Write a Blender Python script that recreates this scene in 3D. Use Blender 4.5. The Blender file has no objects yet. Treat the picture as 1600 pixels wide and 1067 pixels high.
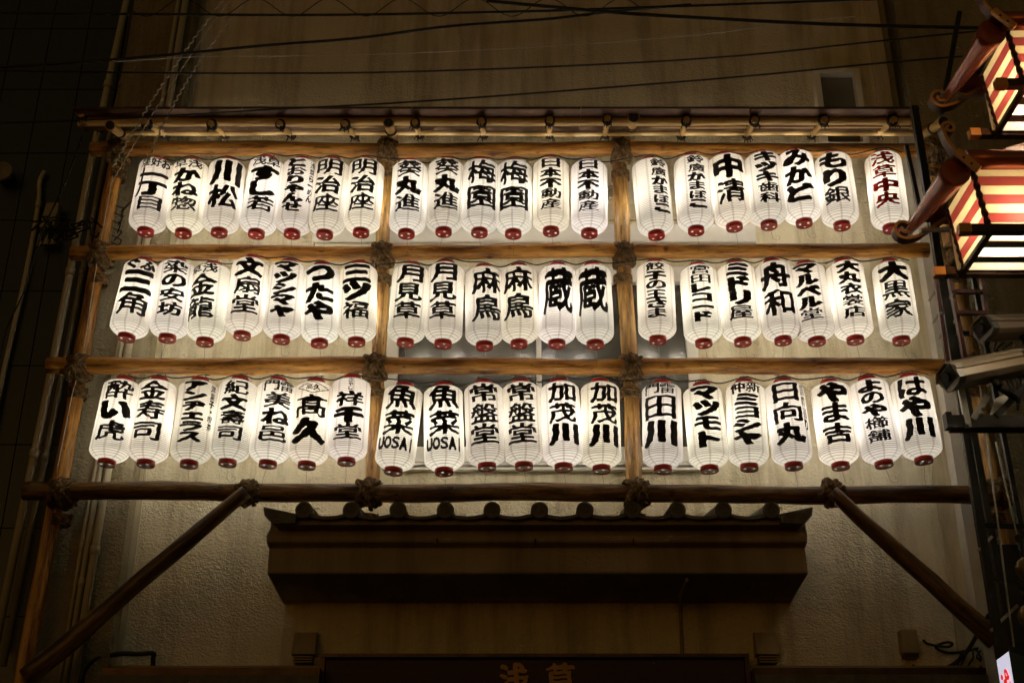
import bpy, math, random
import numpy as np
from mathutils import Vector, Matrix
random.seed(7); rng = np.random.RandomState(5)
S = bpy.context.scene
COL = S.collection
R = math.radians
# ------------------------------------------------------------------ camera, world, exposure
cam = bpy.data.cameras.new('camera'); cam.sensor_width = 36; cam.lens = 45.0; cam.clip_end = 500; cam.clip_start = .05
co = bpy.data.objects.new('camera', cam); COL.objects.link(co)
co.location = (0, 0, 1.6); co.rotation_euler = (R(115), 0, 0); S.camera = co
W = bpy.data.worlds.new('World'); S.world = W; W.use_nodes = True
wn = W.node_tree; bg = wn.nodes['Background']
sky = wn.nodes.new('ShaderNodeTexSky'); sky.sky_type = 'NISHITA'; sky.sun_disc = False
sky.sun_elevation = R(4); sky.sun_rotation = R(200)
tint = wn.nodes.new('ShaderNodeMix'); tint.data_type = 'RGBA'; tint.blend_type = 'MULTIPLY'
tint.inputs['Factor'].default_value = 1.0
tint.inputs[7].default_value = (1.0, 0.86, 0.50, 1)         # town glow on a night sky
wn.links.new(sky.outputs[0], tint.inputs[6]); wn.links.new(tint.outputs[2], bg.inputs[0])
bg.inputs[1].default_value = 0.0145
S.view_settings.view_transform = 'Standard'; S.view_settings.look = 'None'
S.view_settings.exposure = 0.22; S.view_settings.gamma = 1.0; S.view_settings.use_curve_mapping = False
S.cycles.use_denoising = True
try: S.cycles.denoiser = 'OPENIMAGEDENOISE'
except Exception: pass
S.cycles.max_bounces = 7; S.cycles.diffuse_bounces = 4; S.cycles.transmission_bounces = 5
S.cycles.sample_clamp_indirect = 12.0; S.cycles.caustics_reflective = False; S.cycles.caustics_refractive = False
S.cycles.use_light_tree = True

# ------------------------------------------------------------------ geometry of the place (built on real planes)
CT, ST, F = math.cos(R(25)), math.sin(R(25)), 2000.0
def P(u, v, y):
    """the point of the upright plane at distance y that is seen at (u, v)"""
    k = (533.5 - v) / F
    dy = CT - k * ST; dz = ST + k * CT
    t = y / dy
    return Vector(((u - 800) / F * t, y, 1.6 + dz * t))
def px(v, y):      # metres per photo pixel there
    return y / (CT - (533.5 - v) / F * ST) / F

# ------------------------------------------------------------------ materials
def mat(name, col=(.5, .5, .5), rough=.6, metal=0, bump=None, vary=None, noise_scale=5, stretch=(1, 1, 1), coord='Object',
        emit=None, estr=0, spec=None, bump_dist=.01, col2=None, lo=.35, hi=.65, detail=6, coat=0):
    m = bpy.data.materials.new(name); m.use_nodes = True
    nt = m.node_tree; b = nt.nodes['Principled BSDF']
    b.inputs['Base Color'].default_value = (*col, 1); b.inputs['Roughness'].default_value = rough
    b.inputs['Metallic'].default_value = metal
    if coat: b.inputs['Coat Weight'].default_value = coat
    if spec is not None: b.inputs['Specular IOR Level'].default_value = spec
    if emit: b.inputs['Emission Color'].default_value = (*emit, 1); b.inputs['Emission Strength'].default_value = estr
    tc = nt.nodes.new('ShaderNodeTexCoord'); mp = nt.nodes.new('ShaderNodeMapping'); mp.inputs['Scale'].default_value = stretch
    nt.links.new(tc.outputs[coord], mp.inputs[0])
    if col2:
        n = nt.nodes.new('ShaderNodeTexNoise'); n.inputs['Scale'].default_value = noise_scale; n.inputs['Detail'].default_value = detail
        n.inputs['Roughness'].default_value = .65
        nt.links.new(mp.outputs[0], n.inputs['Vector'])
        r = nt.nodes.new('ShaderNodeValToRGB'); r.color_ramp.elements[0].position = lo; r.color_ramp.elements[1].position = hi
        r.color_ramp.elements[0].color = (*col, 1); r.color_ramp.elements[1].color = (*col2, 1)
        nt.links.new(n.outputs[0], r.inputs[0]); nt.links.new(r.outputs[0], b.inputs['Base Color'])
    if bump:
        n = nt.nodes.new('ShaderNodeTexNoise'); n.inputs['Scale'].default_value = bump[0]; n.inputs['Detail'].default_value = 4
        nt.links.new(mp.outputs[0], n.inputs['Vector'])
        bp = nt.nodes.new('ShaderNodeBump'); bp.inputs['Strength'].default_value = bump[1]; bp.inputs['Distance'].default_value = bump_dist
        nt.links.new(n.outputs[0], bp.inputs['Height']); nt.links.new(bp.outputs[0], b.inputs['Normal'])
    return m

def stucco(name, c1, c2, sc=48, strength=.9, dist=.016):
    m = mat(name, c1, .9, col2=c2, noise_scale=1.3, detail=8, lo=.3, hi=.7)
    nt = m.node_tree; b = nt.nodes['Principled BSDF']
    tc = nt.nodes['Texture Coordinate']
    mp = nt.nodes.new('ShaderNodeMapping'); mp.inputs['Scale'].default_value = (1, 1, 1.35)
    nt.links.new(tc.outputs['Object'], mp.inputs[0])
    n = nt.nodes.new('ShaderNodeTexNoise'); n.inputs['Scale'].default_value = sc; n.inputs['Detail'].default_value = 3
    n.inputs['Distortion'].default_value = .6
    nt.links.new(mp.outputs[0], n.inputs['Vector'])
    n2 = nt.nodes.new('ShaderNodeTexNoise'); n2.inputs['Scale'].default_value = sc * .16; n2.inputs['Detail'].default_value = 3
    nt.links.new(mp.outputs[0], n2.inputs['Vector'])
    ad = nt.nodes.new('ShaderNodeMath'); ad.operation = 'MULTIPLY_ADD'; ad.inputs[1].default_value = 1.2
    nt.links.new(n2.outputs[0], ad.inputs[0]); nt.links.new(n.outputs[0], ad.inputs[2])
    mp3 = nt.nodes.new('ShaderNodeMapping'); mp3.inputs['Scale'].default_value = (3.2, 1, .32); nt.links.new(tc.outputs['Object'], mp3.inputs[0])
    n3 = nt.nodes.new('ShaderNodeTexNoise'); n3.inputs['Scale'].default_value = 1.4; n3.inputs['Detail'].default_value = 9; n3.inputs['Roughness'].default_value = .7
    nt.links.new(mp3.outputs[0], n3.inputs['Vector'])
    r3 = nt.nodes.new('ShaderNodeValToRGB'); r3.color_ramp.elements[0].position = .36; r3.color_ramp.elements[1].position = .54
    r3.color_ramp.elements[0].color = (.62, .58, .50, 1); r3.color_ramp.elements[1].color = (1, 1, 1, 1); nt.links.new(n3.outputs[0], r3.inputs[0])
    m3 = nt.nodes.new('ShaderNodeMix'); m3.data_type = 'RGBA'; m3.blend_type = 'MULTIPLY'; m3.inputs['Factor'].default_value = .95
    rp0 = [q for q in nt.nodes if q.type == 'VALTORGB' and q != r3][0]
    nt.links.new(rp0.outputs[0], m3.inputs[6]); nt.links.new(r3.outputs[0], m3.inputs[7]); nt.links.new(m3.outputs[2], b.inputs['Base Color'])
    bp = nt.nodes.new('ShaderNodeBump'); bp.inputs['Strength'].default_value = strength; bp.inputs['Distance'].default_value = dist
    nt.links.new(ad.outputs[0], bp.inputs['Height']); nt.links.new(bp.outputs[0], b.inputs['Normal'])
    return m

M = {}
M['wall'] = stucco('cream stucco', (.70, .64, .46), (.81, .755, .57))
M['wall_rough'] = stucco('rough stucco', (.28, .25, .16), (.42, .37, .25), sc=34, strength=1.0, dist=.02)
M['trim'] = stucco('smooth render', (.56, .50, .34), (.64, .58, .41), sc=90, strength=.15)
M['white'] = mat('white painted metal', (.62, .61, .56), .45, col2=(.72, .71, .66), noise_scale=4, bump=(30, .1))
M['lit_white'] = mat('white paint with painted light', (.82, .80, .74), .5, col2=(.86, .85, .8), noise_scale=4)  # whiter copy of the frame paint, standing in for light on the frame
M['pipe'] = mat('cream pvc pipe', (.50, .46, .32), .45, col2=(.62, .57, .42), noise_scale=3)
M['pipe_grey'] = mat('grey pvc pipe', (.2, .18, .12), .5, col2=(.3, .27, .18), noise_scale=3)
M['glass'] = mat('dark window glass', (.03, .028, .022), .12, col2=(.05, .045, .035), noise_scale=2, bump=(60, .15))
M['frost'] = mat('dusty frosted pane', (.12, .11, .085), .3, col2=(.17, .155, .12), noise_scale=3)
M['black'] = mat('black painted steel', (.018, .017, .016), .4, metal=.3, bump=(90, .2), col2=(.03, .025, .02), noise_scale=12)
M['cable'] = mat('black cable', (.012, .012, .011), .55, col2=(.02, .018, .015))
M['cable_grey'] = mat('grey wire', (.62, .60, .54), .45, col2=(.78, .75, .68), noise_scale=9)
M['string'] = mat('thin cord', (.16, .13, .08), .8, col2=(.25, .2, .12))
M['rope'] = mat('palm rope', (.045, .026, .011), .85, col2=(.34, .21, .085), noise_scale=30, bump=(160, 1.0), bump_dist=.006)
M['tie'] = mat('black palm twine', (.02, .016, .012), .85, col2=(.05, .04, .03), noise_scale=40, bump=(200, .8))
M['bamboo'] = mat('weathered bamboo', (.50, .31, .10), .36, col2=(.76, .52, .2), noise_scale=4, stretch=(.6, 3, 3), bump=(30, .15))
M['red'] = mat('red lacquer', (.42, .016, .012), .28, col2=(.5, .025, .018), noise_scale=9)
M['cap'] = mat('dark red lacquer', (.26, .014, .011), .3, col2=(.33, .02, .014), noise_scale=9)
M['ink'] = mat('black ink', (.012, .009, .008), .85, col2=(.022, .014, .012), noise_scale=60)
M['red_ink'] = mat('red ink', (.66, .012, .02), .8, col2=(.75, .02, .03), noise_scale=60)
M['tile'] = mat('grey roof tile', (.09, .085, .07), .55, col2=(.16, .15, .12), noise_scale=14, bump=(70, .4))
M['mortar'] = stucco('aged plaster', (.30, .23, .14), (.44, .35, .22), sc=40, strength=.25)
M['copper'] = mat('brown lacquered copper', (.42, .10, .055), .26, metal=.35, coat=.5, col2=(.55, .16, .08), noise_scale=3, bump=(25, .15))
M['gold'] = mat('brass trim', (.85, .38, .08), .33, metal=.15, col2=(.95, .52, .14), noise_scale=10)
M['dull_brass'] = mat('dull brass', (.20, .12, .04), .4, metal=.7, col2=(.26, .16, .05))
M['bronze'] = mat('dark bronze bar', (.06, .03, .018), .35, metal=.5, col2=(.12, .06, .03), noise_scale=9, bump=(60, .2))
M['cctv'] = mat('beige camera housing', (.60, .50, .38), .3, metal=.1, col2=(.68, .58, .45), noise_scale=5)
M['steel'] = mat('galvanised bracket', (.35, .34, .31), .38, metal=.8, col2=(.5, .49, .46), noise_scale=14)
M['redlit_steel'] = mat('steel with painted red light', (.16, .03, .02), .35, col2=(.25, .05, .03), noise_scale=12)  # steel tinted red brown, reddish light on the ladder put into its colour
M['dark_tile'] = mat('dark green facade tile', (.028, .034, .024), .35, col2=(.04, .046, .034), noise_scale=2, bump=(20, .1))
M['grout'] = mat('facade joint', (.06, .065, .05), .8, col2=(.08, .085, .07))
M['signwood'] = mat('dark brown sign board', (.035, .012, .008), .5, col2=(.06, .02, .012), noise_scale=4, stretch=(.5, 1, 9), bump=(40, .3))
M['signgold'] = mat('gilt letters', (.35, .19, .05), .5, metal=.4, col2=(.45, .26, .08), noise_scale=20)
M['box'] = mat('beige junction box', (.30, .26, .15), .5, col2=(.38, .33, .2), noise_scale=6)
M['leaf'] = mat('dry leaf', (.08, .09, .02), .7, col2=(.14, .13, .04), noise_scale=30)
M['asphalt'] = mat('asphalt', (.04, .04, .04), .85, col2=(.06, .058, .055), noise_scale=30, bump=(120, .5))
M['lit_red'] = mat('backlit red film', (.6, .02, .02), .5, emit=(.7, .02, .015), estr=.8, col2=(.65, .03, .02))
M['sign_lit'] = mat('lit sign face', (.7, .7, .75), .4, emit=(.8, .78, .95), estr=.62, col2=(.75, .75, .8))

def wood(name, c1, c2, c3):
    m = mat(name, c1, .5, bump=(18, .35), bump_dist=.01, col2=c2, noise_scale=5, lo=.36, hi=.62)
    nt = m.node_tree; b = nt.nodes['Principled BSDF']
    for n in nt.nodes:
        if n.type == 'MAPPING': n.inputs['Scale'].default_value = (.55, 4.5, 4.5); mp = n
    ramp = [n for n in nt.nodes if n.type == 'VALTORGB'][0]
    e = ramp.color_ramp.elements.new(.5); e.color = (*c3, 1)
    n = nt.nodes.new('ShaderNodeTexNoise'); n.inputs['Scale'].default_value = 1.6; n.inputs['Detail'].default_value = 7; n.inputs['Roughness'].default_value = .7
    nt.links.new(mp.outputs[0], n.inputs['Vector'])
    r2 = nt.nodes.new('ShaderNodeValToRGB'); r2.color_ramp.elements[0].position = .42; r2.color_ramp.elements[1].position = .58
    r2.color_ramp.elements[0].color = (.30, .24, .2, 1); r2.color_ramp.elements[1].color = (1, 1, 1, 1)
    nt.links.new(n.outputs[0], r2.inputs[0])
    mx = nt.nodes.new('ShaderNodeMix'); mx.data_type = 'RGBA'; mx.blend_type = 'MULTIPLY'; mx.inputs['Factor'].default_value = .8
    nt.links.new(ramp.outputs[0], mx.inputs[6]); nt.links.new(r2.outputs[0], mx.inputs[7])
    mp4 = nt.nodes.new('ShaderNodeMapping'); mp4.inputs['Scale'].default_value = (.35, 7, 7)
    tcn = [q for q in nt.nodes if q.type == 'TEX_COORD'][0]; nt.links.new(tcn.outputs['Object'], mp4.inputs[0])
    n4 = nt.nodes.new('ShaderNodeTexNoise'); n4.inputs['Scale'].default_value = 4.2; n4.inputs['Detail'].default_value = 3; nt.links.new(mp4.outputs[0], n4.inputs['Vector'])
    r4 = nt.nodes.new('ShaderNodeValToRGB'); r4.color_ramp.interpolation = 'EASE'
    e0, e1 = r4.color_ramp.elements; e0.position = .485; e0.color = (1, 1, 1, 1); e1.position = .515; e1.color = (1, 1, 1, 1)
    em = r4.color_ramp.elements.new(.5); em.color = (.16, .12, .09, 1); nt.links.new(n4.outputs[0], r4.inputs[0])
    v5 = nt.nodes.new('ShaderNodeTexVoronoi'); v5.inputs['Scale'].default_value = 5.5; nt.links.new(tcn.outputs['Object'], v5.inputs['Vector'])
    r5 = nt.nodes.new('ShaderNodeValToRGB'); r5.color_ramp.elements[0].position = .05; r5.color_ramp.elements[1].position = .16
    r5.color_ramp.elements[0].color = (.2, .13, .08, 1); r5.color_ramp.elements[1].color = (1, 1, 1, 1); nt.links.new(v5.outputs['Distance'], r5.inputs[0])
    my = nt.nodes.new('ShaderNodeMix'); my.data_type = 'RGBA'; my.blend_type = 'MULTIPLY'; my.inputs['Factor'].default_value = .85
    mz = nt.nodes.new('ShaderNodeMix'); mz.data_type = 'RGBA'; mz.blend_type = 'MULTIPLY'; mz.inputs['Factor'].default_value = .9
    nt.links.new(mx.outputs[2], my.inputs[6]); nt.links.new(r4.outputs[0], my.inputs[7]); nt.links.new(my.outputs[2], mz.inputs[6]); nt.links.new(r5.outputs[0], mz.inputs[7])
    nt.links.new(mz.outputs[2], b.inputs['Base Color']); b.inputs['Roughness'].default_value = .36
    return m
M['log'] = wood('peeled cedar log', (.26, .10, .02), (.84, .46, .11), (.68, .33, .065))
M['log_shaded'] = wood('cedar log with painted shade', (.09, .045, .018), (.34, .20, .075), (.22, .115, .04))  # darker log copy, shade of lowest pole and braces put into its colour
M['log_pale'] = wood('pale cedar post', (.28, .14, .045), (.80, .50, .17), (.62, .36, .10))

def paper(name, col, trans, seams=True):
    m = bpy.data.materials.new(name); m.use_nodes = True; nt = m.node_tree
    for n in list(nt.nodes): nt.nodes.remove(n)
    out = nt.nodes.new('ShaderNodeOutputMaterial'); ad = nt.nodes.new('ShaderNodeMixShader'); ad.inputs[0].default_value = trans
    d = nt.nodes.new('ShaderNodeBsdfDiffuse'); t = nt.nodes.new('ShaderNodeBsdfTranslucent')
    nt.links.new(d.outputs[0], ad.inputs[1]); nt.links.new(t.outputs[0], ad.inputs[2]); nt.links.new(ad.outputs[0], out.inputs[0])
    tc = nt.nodes.new('ShaderNodeTexCoord')
    nz = nt.nodes.new('ShaderNodeTexNoise'); nz.inputs['Scale'].default_value = 14; nz.inputs['Detail'].default_value = 5
    nt.links.new(tc.outputs['Object'], nz.inputs['Vector'])
    rp = nt.nodes.new('ShaderNodeValToRGB'); rp.color_ramp.elements[0].position = .3; rp.color_ramp.elements[1].position = .7
    rp.color_ramp.elements[0].color = (*[c * .93 for c in col], 1); rp.color_ramp.elements[1].color = (*col, 1)
    nt.links.new(nz.outputs[0], rp.inputs[0]); src = rp.outputs[0]
    if seams:   # eight glued paper overlaps running top to bottom
        sp = nt.nodes.new('ShaderNodeSeparateXYZ'); nt.links.new(tc.outputs['Object'], sp.inputs[0])
        a = nt.nodes.new('ShaderNodeMath'); a.operation = 'ARCTAN2'
        nt.links.new(sp.outputs[0], a.inputs[0]); nt.links.new(sp.outputs[1], a.inputs[1])
        s = nt.nodes.new('ShaderNodeMath'); s.operation = 'MULTIPLY'; s.inputs[1].default_value = 4.0
        nt.links.new(a.outputs[0], s.inputs[0])
        c = nt.nodes.new('ShaderNodeMath'); c.operation = 'COSINE'; nt.links.new(s.outputs[0], c.inputs[0])
        ab = nt.nodes.new('ShaderNodeMath'); ab.operation = 'ABSOLUTE'; nt.links.new(c.outputs[0], ab.inputs[0])
        r2 = nt.nodes.new('ShaderNodeValToRGB'); r2.color_ramp.elements[0].position = .955; r2.color_ramp.elements[1].position = .985
        r2.color_ramp.elements[0].color = (1, 1, 1, 1); r2.color_ramp.elements[1].color = (.74, .71, .68, 1)
        nt.links.new(ab.outputs[0], r2.inputs[0])
        mx = nt.nodes.new('ShaderNodeMix'); mx.data_type = 'RGBA'; mx.blend_type = 'MULTIPLY'; mx.inputs['Factor'].default_value = 1
        nt.links.new(src, mx.inputs[6]); nt.links.new(r2.outputs[0], mx.inputs[7]); src = mx.outputs[2]
    oi = nt.nodes.new('ShaderNodeObjectInfo'); r4 = nt.nodes.new('ShaderNodeValToRGB')
    r4.color_ramp.elements[0].color = (.93, .90, .84, 1); r4.color_ramp.elements[1].color = (1, 1, 1, 1); nt.links.new(oi.outputs['Random'], r4.inputs[0])
    m4 = nt.nodes.new('ShaderNodeMix'); m4.data_type = 'RGBA'; m4.blend_type = 'MULTIPLY'; m4.inputs['Factor'].default_value = 1
    nt.links.new(src, m4.inputs[6]); nt.links.new(r4.outputs[0], m4.inputs[7]); src = m4.outputs[2]
    nt.links.new(src, d.inputs[0]); nt.links.new(src, t.inputs[0])
    return m
M['paper'] = paper('lantern paper', (.69, .668, .62), .80)
M['wire'] = paper('wire hoop under paper', (.34, .31, .26), .5, False)
M['diffuser'] = paper('white liner', (.9, .88, .84), .9, False)
M['stripe_cream'] = paper('cream acrylic stripe', (.90, .82, .62), .6, False)
M['stripe_red'] = paper('red acrylic stripe', (.60, .25, .23), .6, False)

# ------------------------------------------------------------------ mesh helpers
class MB:
    def __init__(s): s.v = []; s.f = []; s.m = []; s.sm = []
    def add(s, vs, fs, mi=0, smooth=False):
        o = len(s.v); s.v += [tuple(p) for p in vs]
        for f in fs: s.f.append(tuple(i + o for i in f)); s.m.append(mi); s.sm.append(smooth)
    def box(s, a, b, mi=0):
        x0, y0, z0 = a; x1, y1, z1 = b
        s.add([(x0, y0, z0), (x1, y0, z0), (x1, y1, z0), (x0, y1, z0), (x0, y0, z1), (x1, y0, z1), (x1, y1, z1), (x0, y1, z1)],
              [(0, 3, 2, 1), (4, 5, 6, 7), (0, 1, 5, 4), (1, 2, 6, 5), (2, 3, 7, 6), (3, 0, 4, 7)], mi)
    def bar(s, p, q, w, h, mi=0, up=Vector((0, 0, 1))):
        p, q = Vector(p), Vector(q); d = (q - p).normalized()
        side = d.cross(up)
        if side.length < 1e-4: side = d.cross(Vector((0, 1, 0)))
        side.normalize(); u = side.cross(d).normalized()
        vs = [c + side * a * w / 2 + u * b * h / 2 for c in (p, q) for a, b in ((-1, -1), (1, -1), (1, 1), (-1, 1))]
        s.add(vs, [(0, 3, 2, 1), (4, 5, 6, 7), (0, 1, 5, 4), (1, 2, 6, 5), (2, 3, 7, 6), (3, 0, 4, 7)], mi)
    def tube(s, pts, rad, seg=10, mi=0, caps=True, closed=False):
        pts = [Vector(p) for p in pts]; n = len(pts)
        rf = rad if callable(rad) else (lambda i, a: rad)
        t0 = (pts[1] - pts[0]).normalized()
        ref = Vector((0, 0, 1)) if abs(t0.z) < .9 else Vector((0, 1, 0))
        nrm = t0.cross(ref).normalized(); vs = []; fs = []
        for i, p in enumerate(pts):
            t = (pts[min(i + 1, n - 1)] - pts[max(i - 1, 0)])
            if t.length < 1e-9: t = t0
            t.normalize()
            nrm = (nrm - t * nrm.dot(t))
            if nrm.length < 1e-6: nrm = t.cross(Vector((.3, .5, .8)))
            nrm.normalize(); b = t.cross(nrm)
            for k in range(seg):
                a = 2 * math.pi * k / seg; r = rf(i, a)
                vs.append(p + (nrm * math.cos(a) + b * math.sin(a)) * r)
        for i in range(n - 1):
            for k in range(seg):
                k2 = (k + 1) % seg
                fs.append((i * seg + k, i * seg + k2, (i + 1) * seg + k2, (i + 1) * seg + k))
        if caps: s.add(vs, fs, mi, True); o = len(s.v) - len(vs); \
            s.f.append(tuple(o + k for k in reversed(range(seg)))); s.m.append(mi); s.sm.append(False); \
            s.f.append(tuple(o + (n - 1) * seg + k for k in range(seg))); s.m.append(mi); s.sm.append(False)
        else: s.add(vs, fs, mi, True)
    def lathe(s, prof, seg=24, mi=0, smooth=True, axis='z', c=(0, 0, 0)):
        vs = []; fs = []; n = len(prof)
        for r, h in prof:
            for k in range(seg):
                a = 2 * math.pi * k / seg
                if axis == 'z': vs.append((c[0] + r * math.sin(a), c[1] + r * math.cos(a), c[2] + h))
                else: vs.append((c[0] + r * math.cos(a), c[1] + h, c[2] + r * math.sin(a)))
        for i in range(n - 1):
            for k in range(seg):
                k2 = (k + 1) % seg
                fs.append((i * seg + k, (i + 1) * seg + k, (i + 1) * seg + k2, i * seg + k2))
        ms = mi if isinstance(mi, list) else None
        if ms is None: s.add(vs, fs, mi, smooth)
        else:
            o = len(s.v); s.v += vs
            for j, f in enumerate(fs): s.f.append(tuple(i + o for i in f)); s.m.append(ms[j // seg]); s.sm.append(smooth)
    def mesh(s, name, mats):
        me = bpy.data.meshes.new(name); me.from_pydata(s.v, [], s.f)
        for m in mats: me.materials.append(m)
        me.polygons.foreach_set('material_index', s.m); me.polygons.foreach_set('use_smooth', s.sm)
        me.update(); return me
    def build(s, name, mats, parent=None):
        if not isinstance(mats, (list, tuple)): mats = [mats]
        return link(name, s.mesh(name, mats), parent)
def link(name, data, parent=None):
    o = bpy.data.objects.new(name, data); COL.objects.link(o)
    if parent: o.parent = parent
    return o
def tag(o, label, cat, group=None, kind=None):
    if kind: o['kind'] = kind
    if label: o['label'] = label
    if cat: o['category'] = cat
    if group: o['group'] = group
    return o
def thing(name, label, cat, loc=(0, 0, 0), group=None):
    o = link(name, None); o.location = loc; o.empty_display_size = .1
    return tag(o, label, cat, group)
def struct(o): o['kind'] = 'structure'; return o
def bevel(o, w=.004, seg=2):
    b = o.modifiers.new('bevel', 'BEVEL'); b.width = w; b.segments = seg; b.limit_method = 'ANGLE'; return o
def spline(pts, n=12):
    pts = [Vector(p) for p in pts]; out = []
    for i in range(len(pts) - 1):
        p0 = pts[max(i - 1, 0)]; p1 = pts[i]; p2 = pts[i + 1]; p3 = pts[min(i + 2, len(pts) - 1)]
        for k in range(n):
            t = k / n
            out.append(.5 * ((2 * p1) + (p2 - p0) * t + (2 * p0 - 5 * p1 + 4 * p2 - p3) * t * t + (3 * p1 - p0 - 3 * p2 + p3) * t ** 3))
    out.append(pts[-1]); return out

# ------------------------------------------------------------------ ground and main wall
YW = 8.35
g = MB(); g.box((-60, -60, -.3), (60, 8.9, 0)); struct(g.build('street_ground', M['asphalt']))
def wx(u, v, y=YW): return P(u, v, y).x
xl, xr = wx(208, 780), wx(1462, 780)
zt, zb = 11.0, 0.0
ox0, ox1 = wx(612, 545), wx(1083, 545)
oz0, oz1 = P(0, 712, YW).z, P(0, 424, YW).z
root = thing('plaster_facade', 'cream stucco building wall behind the rows of paper lanterns', 'building', (0, YW, 0))
def part(mb, name, m, parent, org):
    o = mb.build(name, m, parent); o.matrix_parent_inverse = Matrix.Translation(-Vector(org)); return o
ORG = (0, YW, 0)
w = MB()
w.box((xl, YW, zb), (ox0, YW + .2, zt)); w.box((ox1, YW, zb), (xr, YW + .2, zt))
w.box((ox0, YW, zb), (ox1, YW + .2, oz0)); w.box((ox0, YW, oz1), (ox1, YW + .2, zt))
part(w, 'stucco_wall', M['wall'], root, ORG)
def vbox(u0, u1, vref, y0, y1, z0, z1):
    m = MB(); m.box((wx(u0, vref, y0), y0, z0), (wx(u1, vref, y0), y1, z1)); return m
# trims left and right of the wall field
part(vbox(205, 223, 780, YW - .012, YW - .001, zb, zt), 'edge_trim', M['trim'], root, ORG)
xp1 = wx(203, 780, YW - .16); xp0 = wx(88, 780, YW - .16)
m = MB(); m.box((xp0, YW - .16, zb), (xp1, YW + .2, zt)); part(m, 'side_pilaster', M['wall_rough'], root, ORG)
part(vbox(1463, 1489, 780, YW - .02, YW + .2, zb, zt), 'edge_trim', M['trim'], root, ORG)
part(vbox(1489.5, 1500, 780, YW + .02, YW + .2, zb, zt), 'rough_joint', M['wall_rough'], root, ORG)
part(vbox(1500, 1519, 780, YW - .14, YW + .2, zb, P(0, 215, YW).z), 'corner_board', M['white'], root, ORG)
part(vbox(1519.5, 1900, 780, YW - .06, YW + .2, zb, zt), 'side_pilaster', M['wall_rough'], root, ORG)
# window: frames, panes
yf = YW - .02
wn_ = thing('sliding_window', 'wide dark sliding window with white frame behind the lanterns', 'window', (0, yf, oz0))
WO = (0, yf, oz0)
fw = .075
for nm, a, b in (('frame_top', (ox0, yf, oz1 - .10), (ox1, yf + .1, oz1 + .03)), ('frame_sill', (ox0, yf - .03, oz0 - .06), (ox1, yf + .1, oz0 + .05)),
                 ('frame_side', (ox0 - .03, yf, oz0 + .05), (ox0 + .05, yf + .1, oz1 - .10)), ('frame_side', (ox1 - .05, yf, oz0 + .05), (ox1 + .03, yf + .1, oz1 - .10)),
                 ('mullion', (wx(838, 560), yf + .01, oz0 + .05), (wx(846, 560), yf + .09, oz1 - .10))):
    mm = MB(); mm.box(a, b); o = part(mm, nm, M['white'], wn_, WO); bevel(o, .004)
for a, b in ((ox0 + .05, wx(838, 560)), (wx(846, 560), ox1 - .05)):
    mm = MB(); mm.box((a, yf + .05, oz0 + .05), (b, yf + .058, oz1 - .10)); part(mm, 'pane', M['glass'], wn_, WO)
for dz in (-.085, -.12):
    mm = MB(); mm.box((ox0 - .02, yf - .035, oz0 + dz), (ox1 + .02, yf + .015, oz0 + dz + .018)); part(mm, 'sill_groove_strip', M['white'], wn_, WO)
# shutter box above window
a = P(488, 378, YW - .13); b = P(1180, 350, YW - .13)
sb = thing('shutter_box', 'long white rolling shutter box across the wall behind the top row', 'shutter', (a.x, YW, a.z))
mm = MB(); mm.box((a.x, YW - .13, a.z), (b.x, YW - .002, b.z)); o = part(mm, 'casing', M['white'], sb, (a.x, YW, a.z)); bevel(o, .008)
mm = MB(); mm.box((a.x + .02, YW - .11, a.z - .03), (b.x - .02, YW - .002, a.z - .002)); part(mm, 'bottom_rail', M['pipe'], sb, (a.x, YW, a.z))
mm = MB(); mm.box((wx(640, 330), YW - .03, P(0, 346, YW).z), (wx(1180, 330), YW - .002, P(0, 322, YW).z)); part(mm, 'head_panel', M['trim'], sb, (a.x, YW, a.z))
# round vent
c = P(955, 303, YW)
vt = thing('round_vent', 'small round grey wall vent between the top row lanterns', 'vent', c)
m = MB(); m.lathe([(.055, -.001), (.055, -.03), (.045, -.04), (.036, -.03)], 24, axis='y'); m.build('rim', M['pipe_grey'], vt)
for k in range(5):
    m = MB(); z = -.028 + k * .014; h = math.sqrt(.036 ** 2 - z * z); m.bar((-h, -.02, z), (h, -.02, z), .008, .005); m.build('louver', M['pipe_grey'], vt)
# upper small window top right
c = P(1275, 180, YW); d = P(1338, 118, YW)
uw = thing('small_window', 'small white framed window high on the wall above the bamboo eave', 'window', (c.x, YW, c.z - .35))
UO = (c.x, YW, c.z - .35)
for a, b in (((c.x, d.z - .045), (d.x, d.z)), ((c.x, c.z - .35), (c.x + .045, d.z - .046)), ((d.x - .045, c.z - .35), (d.x, d.z - .046)), ((c.x + .046, c.z - .35), (d.x - .046, c.z - .31))):
    mm = MB(); mm.box((a[0], YW - .09, a[1]), (b[0], YW - .001, b[1])); part(mm, 'frame', M['lit_white'], uw, UO)
mm = MB(); mm.box((c.x + .047, YW - .03, c.z - .31), (d.x - .047, YW - .02, d.z - .047)); part(mm, 'pane', M['frost'], uw, UO)

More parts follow.
